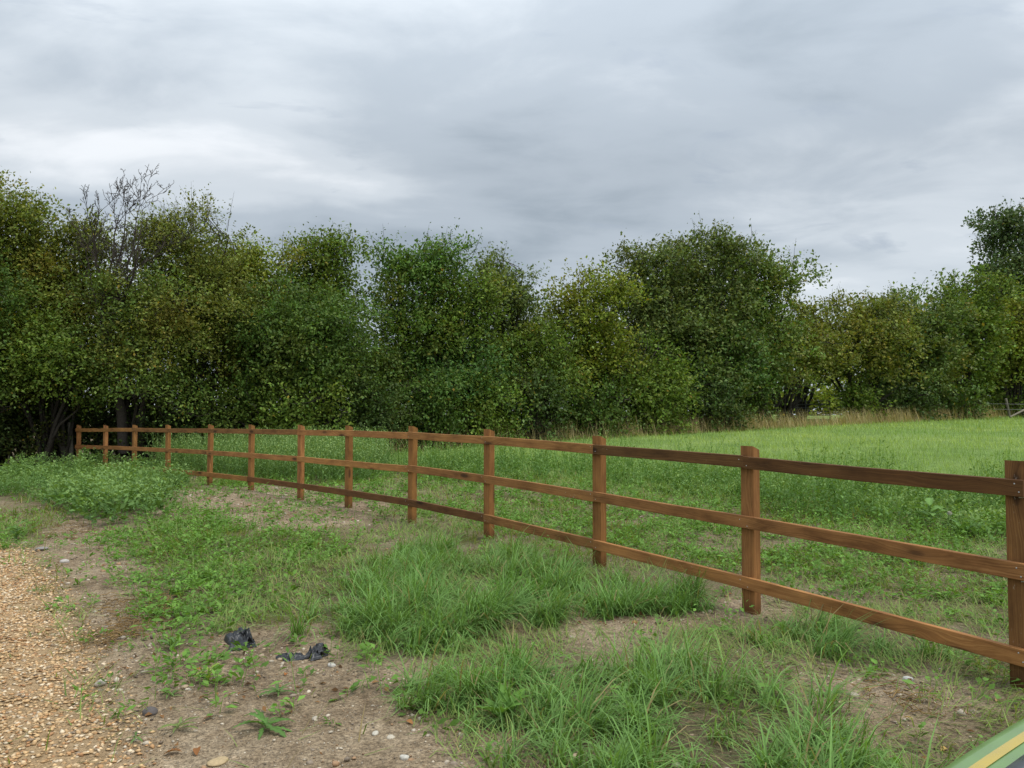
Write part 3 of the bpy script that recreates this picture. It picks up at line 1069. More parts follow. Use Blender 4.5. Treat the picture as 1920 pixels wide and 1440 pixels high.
def clear_of_posts(X, Y, r=0.11):
    ok = np.ones(len(X), bool)
    for i in range(len(FP)):
        c = FP[i, :2] - FF[i] * PD / 2
        ok &= (X - c[0]) ** 2 + (Y - c[1]) ** 2 > r * r
    return ok


def long_grass():
    # clumps
    X, Y = scatter(5200, -3.5, 4.0, 2.6, 10.5, lambda x, y: np.clip(R_long(x, y) * 1.3, 0, 1) * np.clip(fbm(np.stack([x, y], 1) * 2.4, 67, 2) * 5 - 1.7, 0.10, 1))
    ok = clear_of_posts(X, Y)
    X, Y = X[ok], Y[ok]
    nb = 54
    n = len(X)
    size = 0.5 + 0.95 * rng.random(n) ** 1.4
    lean_az = rng.normal(-0.6, 1.0, n)
    P = np.repeat(np.stack([X, Y], 1), nb, 0) + rng.normal(0, 0.035, (n * nb, 2))
    az = rng.uniform(0, 2 * math.pi, n * nb)
    sz = np.repeat(size, nb)
    la = np.repeat(lean_az, nb)
    mixw = rng.random(n * nb) < 0.55
    az = np.where(mixw, la + rng.normal(0, 0.6, n * nb), az)
    th0 = np.abs(rng.normal(0.28, 0.25, n * nb))
    th1 = rng.uniform(0.5, 2.5, n * nb)
    L = rng.uniform(0.10, 0.37, n * nb) * sz
    W = rng.uniform(0.0045, 0.0095, n * nb)
    P3 = np.c_[P, ground_z(P[:, 0], P[:, 1]) - 0.01]
    v, f = blade_quads(P3, az, th0, th1, L, W, 4, ground_z)
    ct = np.repeat(fbm(np.stack([X, Y], 1) * 1.1, 71, 2), nb)[:, None]
    c = np.array([0.125, 0.262, 0.052]) * (1 - ct) * 1.1 + np.array([0.230, 0.375, 0.115]) * ct
    c = c * rng.uniform(0.65, 1.35, (n * nb, 1))
    dry = rng.random(n * nb) < 0.05
    c[dry] = np.array([0.36, 0.29, 0.13]) * rng.uniform(0.7, 1.2, (dry.sum(), 1))
    stuff('long_grass', 'long arching blue-green grass in tufts on the camera side of the fence', 'grass', v, f, M_grass, np.repeat(c, 8, 0))


def thatch_density(X, Y):
    s = fence_side(X, Y)
    d = 0.8 + 0.0 * X
    d = d * (1 - np.clip(1.25 * R_bare(X, Y), 0, 0.975)) * (1 - R_gravel(X, Y)) * (1 - R_bush(X, Y))
    d = d * np.where(s > 5.5, np.clip(1 - (s - 5.5) / 2, 0, 1), 1)
    d = d * np.clip((fbm(np.stack([X, Y], 1) * 1.6, 88, 3) - 0.30) * 4, 0.12, 1)
    d = np.where((X < -8) & (s < -2.5), d * 0.4, d)
    return d


def trampled_grass():
    X, Y = scatter(560000, -11, 6.5, 2.6, 20, thatch_density, ref=6.0)
    ok = clear_of_posts(X, Y, 0.09)
    X, Y = X[ok], Y[ok]
    n = len(X)
    far = np.maximum(1, Y / 6.0)
    az = fbm(np.stack([X, Y], 1) * 0.9, 90, 2) * 12 + rng.normal(0, 0.9, n)
    flat = rng.random(n)
    th0 = np.where(flat < 0.6, rng.uniform(1.0, 1.5, n), rng.uniform(0.2, 0.9, n))
    th1 = np.where(flat < 0.6, rng.uniform(-0.3, 0.6, n), rng.uniform(0.4, 1.3, n))
    L = rng.uniform(0.06, 0.19, n) * (0.8 + 0.2 * far)
    W = rng.uniform(0.0035, 0.0075, n) * far
    P3 = np.c_[X, Y, ground_z(X, Y) + 0.004]
    v, f = blade_quads(P3, az, th0, th1, L, W, 3, ground_z)
    ct = rng.random((n, 1))
    c = np.array([0.165, 0.265, 0.058]) * (1 - ct) + np.array([0.300, 0.370, 0.110]) * ct
    c = c * rng.uniform(0.65, 1.3, (n, 1))
    dry = rng.random(n) < 0.13
    c[dry] = np.array([0.33, 0.26, 0.125]) * rng.uniform(0.6, 1.25, (dry.sum(), 1))
    stuff('trampled_grass', 'short trampled grass and straw lying flat either side of the fence', 'grass', v, f, M_grass, np.repeat(c, 6, 0))


def weed_plants(X, Y, hgt, spread, nleaf, leafL, leafW, col, upright=0.5, tipcol=None, stem=True):
    """leafy stems: returns leaf quads with colours"""
    n = len(X)
    Z = ground_z(X, Y)
    t = (np.arange(nleaf) + rng.random((n, nleaf)))/nleaf
    h = hgt[:, None] * (0.1 + 0.95 * t)
    lean = rng.normal(0, 0.22, (n, 1, 2)) * hgt[:, None, None]
    az = rng.uniform(0, 2 * math.pi, (n, nleaf))
    sp = spread[:, None] * rng.uniform(0.1, 1, (n, nleaf)) * (1.1 - 0.75 * t)
    px = X[:, None] + lean[:, :, 0] * t ** 1.5 + np.cos(az) * sp * 0.5
    py = Y[:, None] + lean[:, :, 1] * t ** 1.5 + np.sin(az) * sp * 0.5
    pz = Z[:, None] + h
    P = np.stack([px, py, pz], -1).reshape(-1, 3)
    D = np.stack([np.cos(az), np.sin(az), upright + rng.normal(0, 0.35, az.shape)], -1).reshape(-1, 3)
    N = rng.normal(0, 0.35, P.shape) + np.array([0, 0, 1.0])
    sc = (rng.uniform(0.6, 1.25, (n, nleaf)) * (1.1 - 0.45 * t)).ravel()
    L = np.repeat(leafL, nleaf) * sc
    W = np.repeat(leafW, nleaf) * sc
    v, f = leaf_quads(P, D, N, L, W, 0.14)
    cb = np.repeat(col * rng.uniform(0.75, 1.3, (n, 1)), nleaf, 0) * rng.uniform(0.75, 1.3, (n * nleaf, 1))
    if tipcol is not None:
        tt = t.ravel()[:, None] ** (1.0 if tipcol[0] > 0.3 else 2.0)
        cb = cb * (1 - tt) + np.asarray(tipcol) * rng.uniform(0.8, 1.25, (n * nleaf, 1)) * tt
    cols = [np.repeat(cb, 4, 0)]
    vs, fs = [v], [f]
    if stem:
        w = 0.0022 * np.maximum(1, Y / 7)
        b = np.stack([X, Y, Z - 0.01], 1)
        tp = np.stack([X + lean[:, 0, 0], Y + lean[:, 0, 1], Z + hgt * 1.03], 1)
        q = np.stack([b - np.c_[w, 0 * w, 0 * w], b + np.c_[w, 0 * w, 0 * w], tp + np.c_[w * 0.5, 0 * w, 0 * w], tp - np.c_[w * 0.5, 0 * w, 0 * w]], 1).reshape(-1, 3)
        fs.append(np.arange(n * 4).reshape(-1, 4) + len(v))
        vs.append(q)
        cols.append(np.repeat(col * np.ones((n, 1)) * 1.2, 4, 0))
    return np.concatenate(vs), np.concatenate(fs), np.concatenate(cols)


def weeds():
    # low broad-leaved weeds in front of the fence and in a ragged strip behind it
    def dens(X, Y):
        s = fence_side(X, Y)
        strip = np.clip((s - 0.9) / 0.8, 0, 1) * np.clip((6.4 - s) / 1.5, 0, 1) * np.clip(fbm(np.stack([X, Y], 1) * 1.3, 131, 3) * 5 - 1.75, 0.05, 1)
        scat = 0.05 * (1 - R_gravel(X, Y)) * (1 - 0.7 * R_bare(X, Y)) + 0.10 * np.clip(fbm(np.stack([X, Y], 1) * 0.9, 133, 2) * 5 - 2.4, 0, 1) * (1 - R_gravel(X, Y))
        return np.clip(R_weed(X, Y) * np.clip(fbm(np.stack([X, Y], 1) * 1.9, 137, 2) * 4 - 1.0, 0.15, 1) + strip + scat, 0, 1)
    X, Y = scatter(40000, -11.5, 6.0, 2.8, 19, dens, ref=9)
    ok = clear_of_posts(X, Y)
    X, Y = X[ok], Y[ok]
    n = len(X)
    far = np.maximum(1, Y / 9)
    big = rng.random(n) < 0.25
    v, f, c = weed_plants(X, Y, np.where(big, rng.uniform(0.10, 0.22, n), rng.uniform(0.02, 0.10, n)), rng.uniform(0.08, 0.20, n), 9,
                          rng.uniform(0.034, 0.080, n) * far ** 0.5, rng.uniform(0.018, 0.040, n) * far ** 0.5, np.array([[0.150, 0.285, 0.052]]), 0.35)
    stuff('low_weeds', 'low broad-leaved weeds spreading over the soil along the fence', 'weeds', v, f, M_weed, c)
    # bushy mass at the left
    X, Y = scatter(5200, -14, -5.0, 9.0, 21, lambda x, y: np.clip(R_bush(x, y) * 1.4, 0, 1), ref=16)
    n = len(X)
    nz = np.clip(fbm(np.stack([X, Y], 1) * 1.15, 140, 2) * 2.4 - 0.75, 0, 1)
    kn = np.clip(fbm(np.stack([X, Y], 1) * 1.6, 143, 2) * 5 - 2.2, 0, 1)
    v, f, c = weed_plants(X, Y, (0.12 + 0.36 * nz) * rng.uniform(0.7, 1.25, n), rng.uniform(0.12, 0.28, n), 18, rng.uniform(0.06, 0.10, n) * (0.8 + 0.6 * kn), rng.uniform(0.022, 0.038, n) * (0.7 + 1.3 * kn),
                          np.array([[0.120, 0.225, 0.060]]), 0.55, tipcol=(0.24, 0.37, 0.11))
    stuff('bushy_weeds', 'thick bank of bushy weeds in front of the far end of the fence', 'weeds', v, f, M_weed, c)
    # tall pale weeds behind the fence at the left
    X, Y = scatter(9000, -10, -2.0, 13, 26, lambda x, y: np.clip(R_tall(x, y) * 1.5, 0, 1) * (fence_side(x, y) > 1.3))
    n = len(X)
    v, f, c = weed_plants(X, Y, rng.uniform(0.55, 1.0, n), rng.uniform(0.07, 0.15, n), 18, rng.uniform(0.06, 0.11, n), rng.uniform(0.018, 0.032, n),
                          np.array([[0.125, 0.225, 0.062]]), 0.7, tipcol=(0.32, 0.45, 0.16))
    stuff('tall_weeds', 'stand of tall pale green weeds behind the left part of the fence', 'weeds', v, f, M_weed, c)
    # knee-high weeds between the fence and the paddock
    X, Y = scatter(11000, -4, 8, 7, 20, lambda x, y: np.clip(R_mid(x, y) * 1.2, 0, 1) * (fence_side(x, y) > 1.6), ref=12)
    n = len(X)
    nz = np.clip(fbm(np.stack([X, Y], 1) * 1.2, 150, 2) * 2.4 - 0.75, 0, 1)
    v, f, c = weed_plants(X, Y, (0.14 + 0.52 * nz) * rng.uniform(0.7, 1.3, n), rng.uniform(0.08, 0.18, n), 15, rng.uniform(0.045, 0.095, n), rng.uniform(0.018, 0.048, n),
                          np.array([[0.125, 0.235, 0.058]]), 0.7, tipcol=(0.25, 0.37, 0.10))
    stuff('knee_high_weeds', 'knee-high green weeds between the near end of the fence and the paddock', 'weeds', v, f, M_weed, c)


def paddock():
    X, Y = scatter(520000, -9, 46, 8, 62, lambda x, y: field_mask(x, y) * (terrain(x, y) > -1), ref=13)
    keep = Y < 30.9 + 0.71 * X + 1.0
    X, Y = X[keep], Y[keep]
    n = len(X)
    far = np.maximum(1, Y / 13)
    s = fence_side(X, Y)
    L = rng.uniform(0.09, 0.20, n) * (0.85 + 0.15 * far) * np.where(s < 9, 1.25, 1.0)
    W = rng.uniform(0.005, 0.009, n) * far
    P3 = np.c_[X, Y, ground_z(X, Y) - 0.01]
    v, f = blade_quads(P3, rng.uniform(0, 2 * math.pi, n), np.abs(rng.normal(0.2, 0.2, n)), rng.uniform(0.2, 1.2, n), L, W, 3)
    tn = fbm(np.stack([X, Y * 0.6], 1) * 0.45, 160, 3)[:, None]
    nearc = np.clip((s - 5) / 11 + (tn[:, 0] - 0.5) * 1.2, 0, 1)[:, None]
    c = np.array([0.230, 0.355, 0.075]) * (1 - nearc) + np.array([0.330, 0.460, 0.118]) * nearc
    c = c * (0.72 + 0.56 * tn) * rng.uniform(0.75, 1.25, (n, 1))
    c[:, 0] *= (0.80 + 0.4 * tn[:, 0])
    stuff('paddock_grass', 'short bright green paddock grass between the fence and the hedgerow', 'grass', v, f, M_grass, np.repeat(c, 6, 0))


def dry_grass():
    # straw-coloured seeding grass along the hedge foot
    n = 30000
    u = rng.uniform(-0.36, 0.78, n)
    Yh = 30.9 / (1 - 0.71 * u)
    off = np.abs(rng.normal(0, 0.9, n)) + 0.5
    Y = Yh - off * 0.9 - 1.6 - 2.2 * np.clip((u + 0.1) / 0.45, 0, 1)
    X = u * Y
    d = np.clip(fbm(np.stack([u * 26, off * 0.4], 1), 170, 3) * 3.4 - 0.85, 0.1, 1)
    d = d * np.where(u < -0.26, 0.25, 1.0) * np.where((u > 0.0) & (u < 0.12), 0.45, 1.0)
    k = rng.random(n) < d
    X, Y = X[k], Y[k]
    n = len(X)
    L = (0.22 + rng.random(n) ** 2 * 0.75) * (0.75 + 0.008 * Y)
    W = rng.uniform(0.00030, 0.00062, n) * Y
    P3 = np.c_[X, Y, ground_z(X, Y) - 0.02]
    v, f = blade_quads(P3, rng.normal(2.6, 1.1, n), np.abs(rng.normal(0.2, 0.2, n)), rng.uniform(0.0, 0.7, n), L, W, 3)
    ct = rng.random((n, 1))
    c = np.array([0.56, 0.42, 0.22]) * ct + np.array([0.34, 0.33, 0.13]) * (1 - ct)
    c *= rng.uniform(0.7, 1.3, (n, 1))
    stuff('dry_grass', 'straw-coloured seeding grass standing along the foot of the hedgerow', 'grass', v, f, M_straw, np.repeat(c, 6, 0))


def curled_straw():
    # withered curled stems on the soil
    G = Geo()
    spots = [((165, 1000), 70, 0.5), ((120, 985), 60, 0.5), ((240, 1140), 90, 0.45), ((225, 1190), 70, 0.35), ((250, 1170), 60, 0.3), ((1680, 1300), 40, 0.25), ((1740, 1190), 26, 0.2), ((330, 1110), 20, 0.3), ((560, 960), 30, 0.6)]
    for (px, py), n, sp in spots:
        c = at(px, py)
        for _ in range(n):
            x, y = c[0] + rng.normal(0, sp * 0.45), c[1] + rng.normal(0, sp * 0.55)
            a = rng.uniform(0, 6.28)
            curl = rng.normal(0, 0.9)
            pts = []
            st = rng.uniform(0.012, 0.03)
            hz = 0.0
            for k in range(8):
                pts.append((x, y, float(ground_z(np.array([x]), np.array([y]))[0]) + 0.006 + abs(math.sin(k * 0.5 + a)) * 0.022))
                a += curl * 0.5 + rng.normal(0, 0.35)
                x += math.cos(a) * st
                y += math.sin(a) * st
            v, f = tube(pts, np.linspace(0.0032, 0.0014, 8), 3)
            G.add(v, f, np.array([0.36, 0.235, 0.095]) * rng.uniform(0.5, 1.25))
    o = link('withered_stems', G.mesh('withered_stems', M_straw))
    tag(o, 'withered yellow-brown curled stems lying on the bare soil', 'straw', kind='stuff')


ICO = None


def ico():
    global ICO
    if ICO is None:
        import bmesh
        bm = bmesh.new()
        bmesh.ops.create_icosphere(bm, subdivisions=1, radius=1.0)
        v = np.array([q.co[:] for q in bm.verts])
        f = np.array([[w.index for w in q.verts] for q in bm.faces])
        bm.free()
        ICO = (v, f)
    return ICO


OCTA = (np.array([[1, 0, 0], [0, 1, 0], [-1, 0, 0], [0, -1, 0], [0, 0, 1], [0, 0, -1.0]]) * 1.15, np.array([[0, 1, 4], [1, 2, 4], [2, 3, 4], [3, 0, 4], [1, 0, 5], [2, 1, 5], [3, 2, 5], [0, 3, 5]]))


def stones(X, Y, size, col, lift, flat=0.6, rough=0.22, octa=False):
    bv, bf = OCTA if octa else ico()
    n, k = len(X), len(bv)
    V = np.repeat(bv[None], n, 0) * (1 + rng.normal(0, rough, (n, k, 1)).clip(-0.5, 0.5))
    sc = np.stack([size * rng.uniform(0.75, 1.3, n), size * rng.uniform(0.6, 1.0, n), size * rng.uniform(0.5, 1.0, n) * flat], 1)
    V = V * sc[:, None, :]
    a, b = rng.uniform(0, 2 * math.pi, n), rng.normal(0, 0.35, n)
    cb, sb = np.cos(b)[:, None], np.sin(b)[:, None]
    x, y, z = V[..., 0], V[..., 1], V[..., 2]
    y, z = y * cb - z * sb, y * sb + z * cb
    ca, sa = np.cos(a)[:, None], np.sin(a)[:, None]
    V = np.stack([x * ca - y * sa, x * sa + y * ca, z], -1)
    V = V + np.stack([X, Y, ground_z(X, Y) + size * flat * lift], 1)[:, None, :]
    F_ = bf[None] + (np.arange(n) * k)[:, None, None]
    return V.reshape(-1, 3), F_.reshape(-1, 3), np.repeat(col, k, 0)


def gravel_and_pebbles():
    X, Y = scatter(115000, -9, -1.2, 2.6, 10.5, lambda x, y: np.clip(R_gravel(x, y) * 1.25 - 0.1, 0, 1), ref=6.5)
    n = len(X)
    pal = np.array([[0.62, 0.41, 0.205], [0.50, 0.285, 0.125], [0.74, 0.59, 0.40], [0.44, 0.235, 0.105], [0.60, 0.39, 0.19], [0.69, 0.50, 0.29], [0.36, 0.27, 0.18]])
    col = pal[rng.choice(7, n, p=[0.24, 0.18, 0.16, 0.08, 0.18, 0.12, 0.04])] * rng.uniform(0.75, 1.15, (n, 1))
    v, f, c = stones(X, Y, rng.uniform(0.0075, 0.0165, n) * np.maximum(1, Y / 6.0) ** 0.9, col, rng.uniform(0.0, 0.8, n), 0.50, 0.2, True)
    stuff('gravel', 'orange and cream shingle of the drive', 'gravel', v, f, M_gravel, c)
    # pebbles strewn over the soil
    def dens(x, y):
        return np.clip(0.25 + R_bare(x, y), 0, 1) * (1 - R_gravel(x, y)) * np.clip(fbm(np.stack([x, y], 1) * 1.7, 190, 3) * 3 - 0.75, 0.12, 1) * (fence_side(x, y) < 4) + 0.5 * (R_gravel(x, y) > 0.03) * (R_gravel(x, y) < 0.5)
    X, Y = scatter(52000, -9, 5, 2.6, 15, dens, ref=5.0)
    n = len(X)
    pal = np.array([[0.52, 0.44, 0.33], [0.42, 0.32, 0.21], [0.60, 0.52, 0.40], [0.36, 0.22, 0.12], [0.28, 0.22, 0.16]])
    col = pal[rng.choice(5, n, p=[0.28, 0.26, 0.14, 0.14, 0.18])] * rng.uniform(0.7, 1.15, (n, 1))
    size = np.minimum(0.0035 + rng.exponential(0.0042, n), 0.022)
    v, f, c = stones(X, Y, size * np.maximum(1, Y / 6), col, rng.uniform(-0.3, 0.5, n), 0.7, 0.12)
    stuff('pebbles', 'cream and brown pebbles strewn over the bare soil', 'pebbles', v, f, M_stone, c, True)
    # fine grit between the pebbles
    X, Y = scatter(115000, -7, 5, 2.6, 11, dens, ref=4.2)
    n = len(X)
    col = pal[rng.choice(5, n, p=[0.18, 0.26, 0.08, 0.18, 0.30])] * rng.uniform(0.45, 1.15, (n, 1))
    v, f, c = stones(X, Y, rng.uniform(0.002, 0.0055, n) * np.maximum(1, Y / 4.2) ** 0.8, col, rng.uniform(-0.2, 0.7, n), 0.75, 0.2, True)
    stuff('grit', 'fine stony grit all over the bare soil', 'grit', v, f, M_stone, c)
    # dark clods and crumbs of soil
    X, Y = scatter(14000, -8, 5, 2.6, 12, lambda x, y: (0.2 + R_bare(x, y)).clip(0, 1) * (1 - R_gravel(x, y)) * np.clip(fbm(np.stack([x, y], 1) * 1.2, 195, 3) * 4 - 1.6, 0, 1), ref=5.5)
    n = len(X)
    col = np.array([[0.13, 0.095, 0.065]]) * rng.uniform(0.5, 1.6, (n, 1))
    v, f, c = stones(X, Y, (0.004 + rng.exponential(0.004, n)).clip(0, 0.022), col, rng.uniform(-0.3, 0.5, n), 0.7, 0.28)
    stuff('soil_clods', 'dark crumbs and clods lying on the bare soil', 'soil', v, f, M_stone, c)
    # leaf litter
    X, Y = scatter(9000, -8, 5, 2.6, 12, lambda x, y: (0.12 + R_bare(x, y)).clip(0, 1) * np.clip(fbm(np.stack([x, y], 1) * 1.4, 198, 2) * 4 - 1.7, 0.03, 1) * (1 - R_gravel(x, y)), ref=6)
    n = len(X)
    P = np.c_[X, Y, ground_z(X, Y) + 0.008]
    D = np.c_[rng.normal(0, 1, (n, 2)), rng.normal(0.1, 0.2, n)]
    N = rng.normal(0, 0.35, (n, 3)) + np.array([0, 0, 1.0])
    L = rng.uniform(0.015, 0.045, n)
    v, f = leaf_quads(P, D, N, L, L * rng.uniform(0.35, 0.7, n), 0.25)
    c = np.array([[0.22, 0.115, 0.045]]) * rng.uniform(0.4, 1.5, (n, 1))
    stuff('leaf_litter', 'small brown shrivelled leaves scattered on the soil', 'leaf litter', v, f, M_straw, np.repeat(c, 4, 0))


long_grass()
trampled_grass()
weeds()
paddock()
dry_grass()
curled_straw()
gravel_and_pebbles()
#NEXT
# ------------------------------------------------------------------ old fencing, gate and windfall along the hedge
M_oldwood = tint_mat('weathered_grey_wood', 0.9, 0.15, 0.5, 40.0, 0.3)
M_gate = metal_mat('dull_gate_steel', (0.10, 0.105, 0.10), 0.6, 0.4)
M_wire = metal_mat('old_fence_wire', (0.30, 0.30, 0.29), 0.5, 0.6)


def old_post(px, py_base, py_top, Y, label, lean=(0.0, 0.0), rad=0.05):
    X = (px - 960) / F * Y
    z0 = float(terrain(np.array([X]), np.array([Y]))[0])
    h = H + (HOR - py_top) * Y / F - z0
    root = tag(empty('old_fence_post', (X, Y, z0)), label, 'post', 'old weathered fence posts by the hedge')
    G = Geo()
    pts = [(0, 0, -0.1), (lean[0] * 0.3, lean[1] * 0.3, h * 0.3), (lean[0] * 0.7, lean[1] * 0.7, h * 0.7), (lean[0], lean[1], h), (lean[0], lean[1], h + 0.012)]
    v, f = tube(pts, [rad * 1.05, rad, rad * 0.98, rad * 0.95, rad * 0.1], 9)
    G.add(v, f, (0.20, 0.18, 0.14))
    link('shaft', G.mesh('shaft', M_oldwood, True), root)
    for zz in (0.55, 0.85):
        s = Geo()
        a = np.linspace(0, math.pi, 7)
        v, f = tube(np.stack([lean[0] * zz + 0.02 * np.cos(a), -rad - 0.012 * np.sin(a), h * zz + 0 * a], 1), np.full(7, 0.004), 4)
        s.add(v, f)
        link('staple', s.mesh('staple', M_wire), root)
    return root, z0, h


def hedge_fencing():
    old_post(136, 858, 792, 21.6, 'mossy old post standing left of the far end of the brown fence', (-0.05, 0.0), 0.07)
    old_post(206, 850, 778, 22.6, 'dim old post in the shade just beyond the second brown post from the left', (0.02, 0.0), 0.08)
    root, z0, h = old_post(1893, 782, 747, 50.5, 'pale leaning old post below the tall tree at the right edge', (-0.25, 0.0), 0.075)
    # wires running left from it, and its leaning strut
    G = Geo()
    for zz in (0.45, 0.72):
        xs = np.linspace(-7.5, 2.6, 12)
        v, f = tube(np.stack([xs + root.location[0], np.full(12, root.location[1] - 0.09) - 0.03 * (xs + 0.1), z0 + h * zz - 0.02 * np.sin((xs + 7.5) * 0.9) + 0.0 * xs], 1), np.full(12, 0.009), 4)
        G.add(v, f)
    tag(link('fence_wire', G.mesh('fence_wire', M_wire)), 'two slack old wires stretched past the leaning post', 'wire')
    b0, b1 = at(1893, 784), None
    Yb = 48.5
    p0 = np.array([(1893 - 960) / F * Yb, Yb, H + (HOR - 782) * Yb / F])
    p1 = np.array([(1925 - 960) / F * (Yb + 0.6), Yb + 0.6, H + (HOR - 766) * (Yb + 0.6) / F])
    G = Geo()
    v, f = tube([p0, p0 * 0.5 + p1 * 0.5, p1, p1 + unit(p1 - p0) * 0.01], [0.06, 0.06, 0.055, 0.01], 8)
    G.add(v, f, (0.24, 0.21, 0.16))
    tag(link('timber_strut', G.mesh('timber_strut', M_oldwood, True)), 'grey timber strut sloping out of the dry grass beside the leaning post', 'strut')
    # windfallen branch
    c = at(1110, 822)
    Yb = 30.0
    def q(px, py, Yq=Yb):
        return np.array([(px - 960) / F * Yq, Yq, H + (HOR - py) * Yq / F])
    G = Geo()
    for pts, r0 in (([q(1062, 815), q(1085, 811), q(1108, 803, 30.2), q(1140, 790, 30.6)], 0.03), ([q(1090, 815, 29.9), q(1100, 808, 30.0), q(1112, 801, 30.2)], 0.02), ([q(1064, 808, 30.2), q(1080, 802, 30.3), q(1095, 799, 30.5)], 0.018)):
        v, f = tube(pts, np.linspace(r0, r0 * 0.5, len(pts)), 5)
        G.add(v, f, (0.17, 0.15, 0.12))
    tag(link('fallen_branch', G.mesh('fallen_branch', M_bark, True)), 'bare fallen branch lying in the grass at the hedge foot behind the eleventh post', 'branch')
    # field gate
    Yg = 45.5
    k = Yg / F
    x0, x1 = (1478 - 960) * k, (1556 - 960) * k
    zg = float(terrain(np.array([x0]), np.array([Yg]))[0])
    g = tag(empty('field_gate', (x0, Yg, zg)), 'dull metal field gate in the hedge gap with bright green beyond', 'gate')
    wd = x1 - x0
    hh = 1.25
    for i in range(6):
        z = 0.15 + (hh - 0.15) * (i / 5) ** 0.9
        G = Geo()
        v, f = tube([(0, 0, z), (wd / 2, 0, z), (wd, 0, z)], [0.024] * 3, 8)
        G.add(v, f)
        link('bar', G.mesh('bar', M_gate, True), g)
    for x in (0.0, wd * 0.42, wd):
        G = Geo()
        v, f = tube([(x, 0.003, 0.1), (x, 0.003, hh * 0.6), (x, 0.003, hh + 0.03)], [0.028] * 3, 8)
        G.add(v, f)
        link('upright', G.mesh('upright', M_gate, True), g)
    G = Geo()
    v, f = tube([(0.02, -0.03, 0.16), (wd * 0.5, -0.03, 0.7), (wd * 0.98, -0.03, hh - 0.03)], [0.02] * 3, 8)
    G.add(v, f)
    link('brace', G.mesh('brace', M_gate, True), g)


hedge_fencing()
FAR = [(1380, 96, 'left of the gate'), (1450, 104, 'seen over the left end of the gate'), (1515, 100, 'seen through the bars of the gate'), (1580, 106, 'right of the gate'), (1660, 98, 'below the wide dull green tree'),
       (1750, 104, 'below the tree stepping up to the corner'), (1850, 102, 'behind the leaning old post'), (1240, 98, 'below the biggest crown'), (1120, 100, 'below the bright yellow-green rounded tree'), (1940, 106, 'beyond the corner tree')]
for i_, (px_, Y_, wd_) in enumerate(FAR):
    make_tree('distant_tree', 'distant light green tree across the next field, ' + wd_, px_, Y_, 62, 700, 800, YG, group='distant trees across the next field', seed=140 + i_, lai=3.0, gap=0.25, sprig=0.0, twiggy=0.2, leaf=1.4, low=True, stems=1)


# ------------------------------------------------------------------ single plants on the soil
def leaf_strip(length, width, rise, droop, lobes, seed):
    """a long leaf with a midrib fold, wavy or toothed edge and an arching spine, along +X"""
    g = np.random.default_rng(seed)
    n = 12
    t = np.linspace(0, 1, n)
    ang = rise - droop * t
    x = np.concatenate([[0], np.cumsum(np.cos(ang[:-1]))]) * length / (n - 1)
    z = np.concatenate([[0], np.cumsum(np.sin(ang[:-1]))]) * length / (n - 1)
    w = width * np.sin(math.pi * np.clip(t, 0, 1) ** 0.72) ** 0.8 * (0.35 + 0.65 * t ** 0.5) + width * 0.07
    if lobes:
        w = w * np.where(np.arange(n) % 2 == 0, 1.1, 0.62)
    w[-1] = width * 0.04
    sway = np.cumsum(g.normal(0, 0.02, n)) * length
    v = np.stack([np.stack([x, sway + w / 2, z + 0.22 * w], 1), np.stack([x, sway, z], 1), np.stack([x, sway - w / 2, z + 0.22 * w], 1)], 1).reshape(-1, 3)
    f = []
    for k in range(n - 1):
        a = k * 3
        f += [[a, a + 1, a + 4, a + 3], [a + 1, a + 2, a + 5, a + 4]]
    return v, np.array(f)


def leaf_mesh(kind, seed, col):
    g = np.random.default_rng(seed)
    if kind == 'dandelion':
        v, f = leaf_strip(1.0, 0.22, g.uniform(0.25, 0.8), g.uniform(0.6, 1.2), True, seed)
    elif kind == 'dock':
        v, f = leaf_strip(1.0, 0.36, g.uniform(0.9, 1.3), g.uniform(0.6, 1.3), False, seed)
    else:
        v, f = leaf_strip(1.0, 0.42, g.uniform(0.3, 0.8), g.uniform(0.4, 1.0), False, seed)
    c = np.array(col) * g.uniform(0.85, 1.15)
    t = np.tile(c, (len(v), 1))
    t[1::3] *= 1.35
    return make_mesh('leaf', v, f, M_weed, t, True)


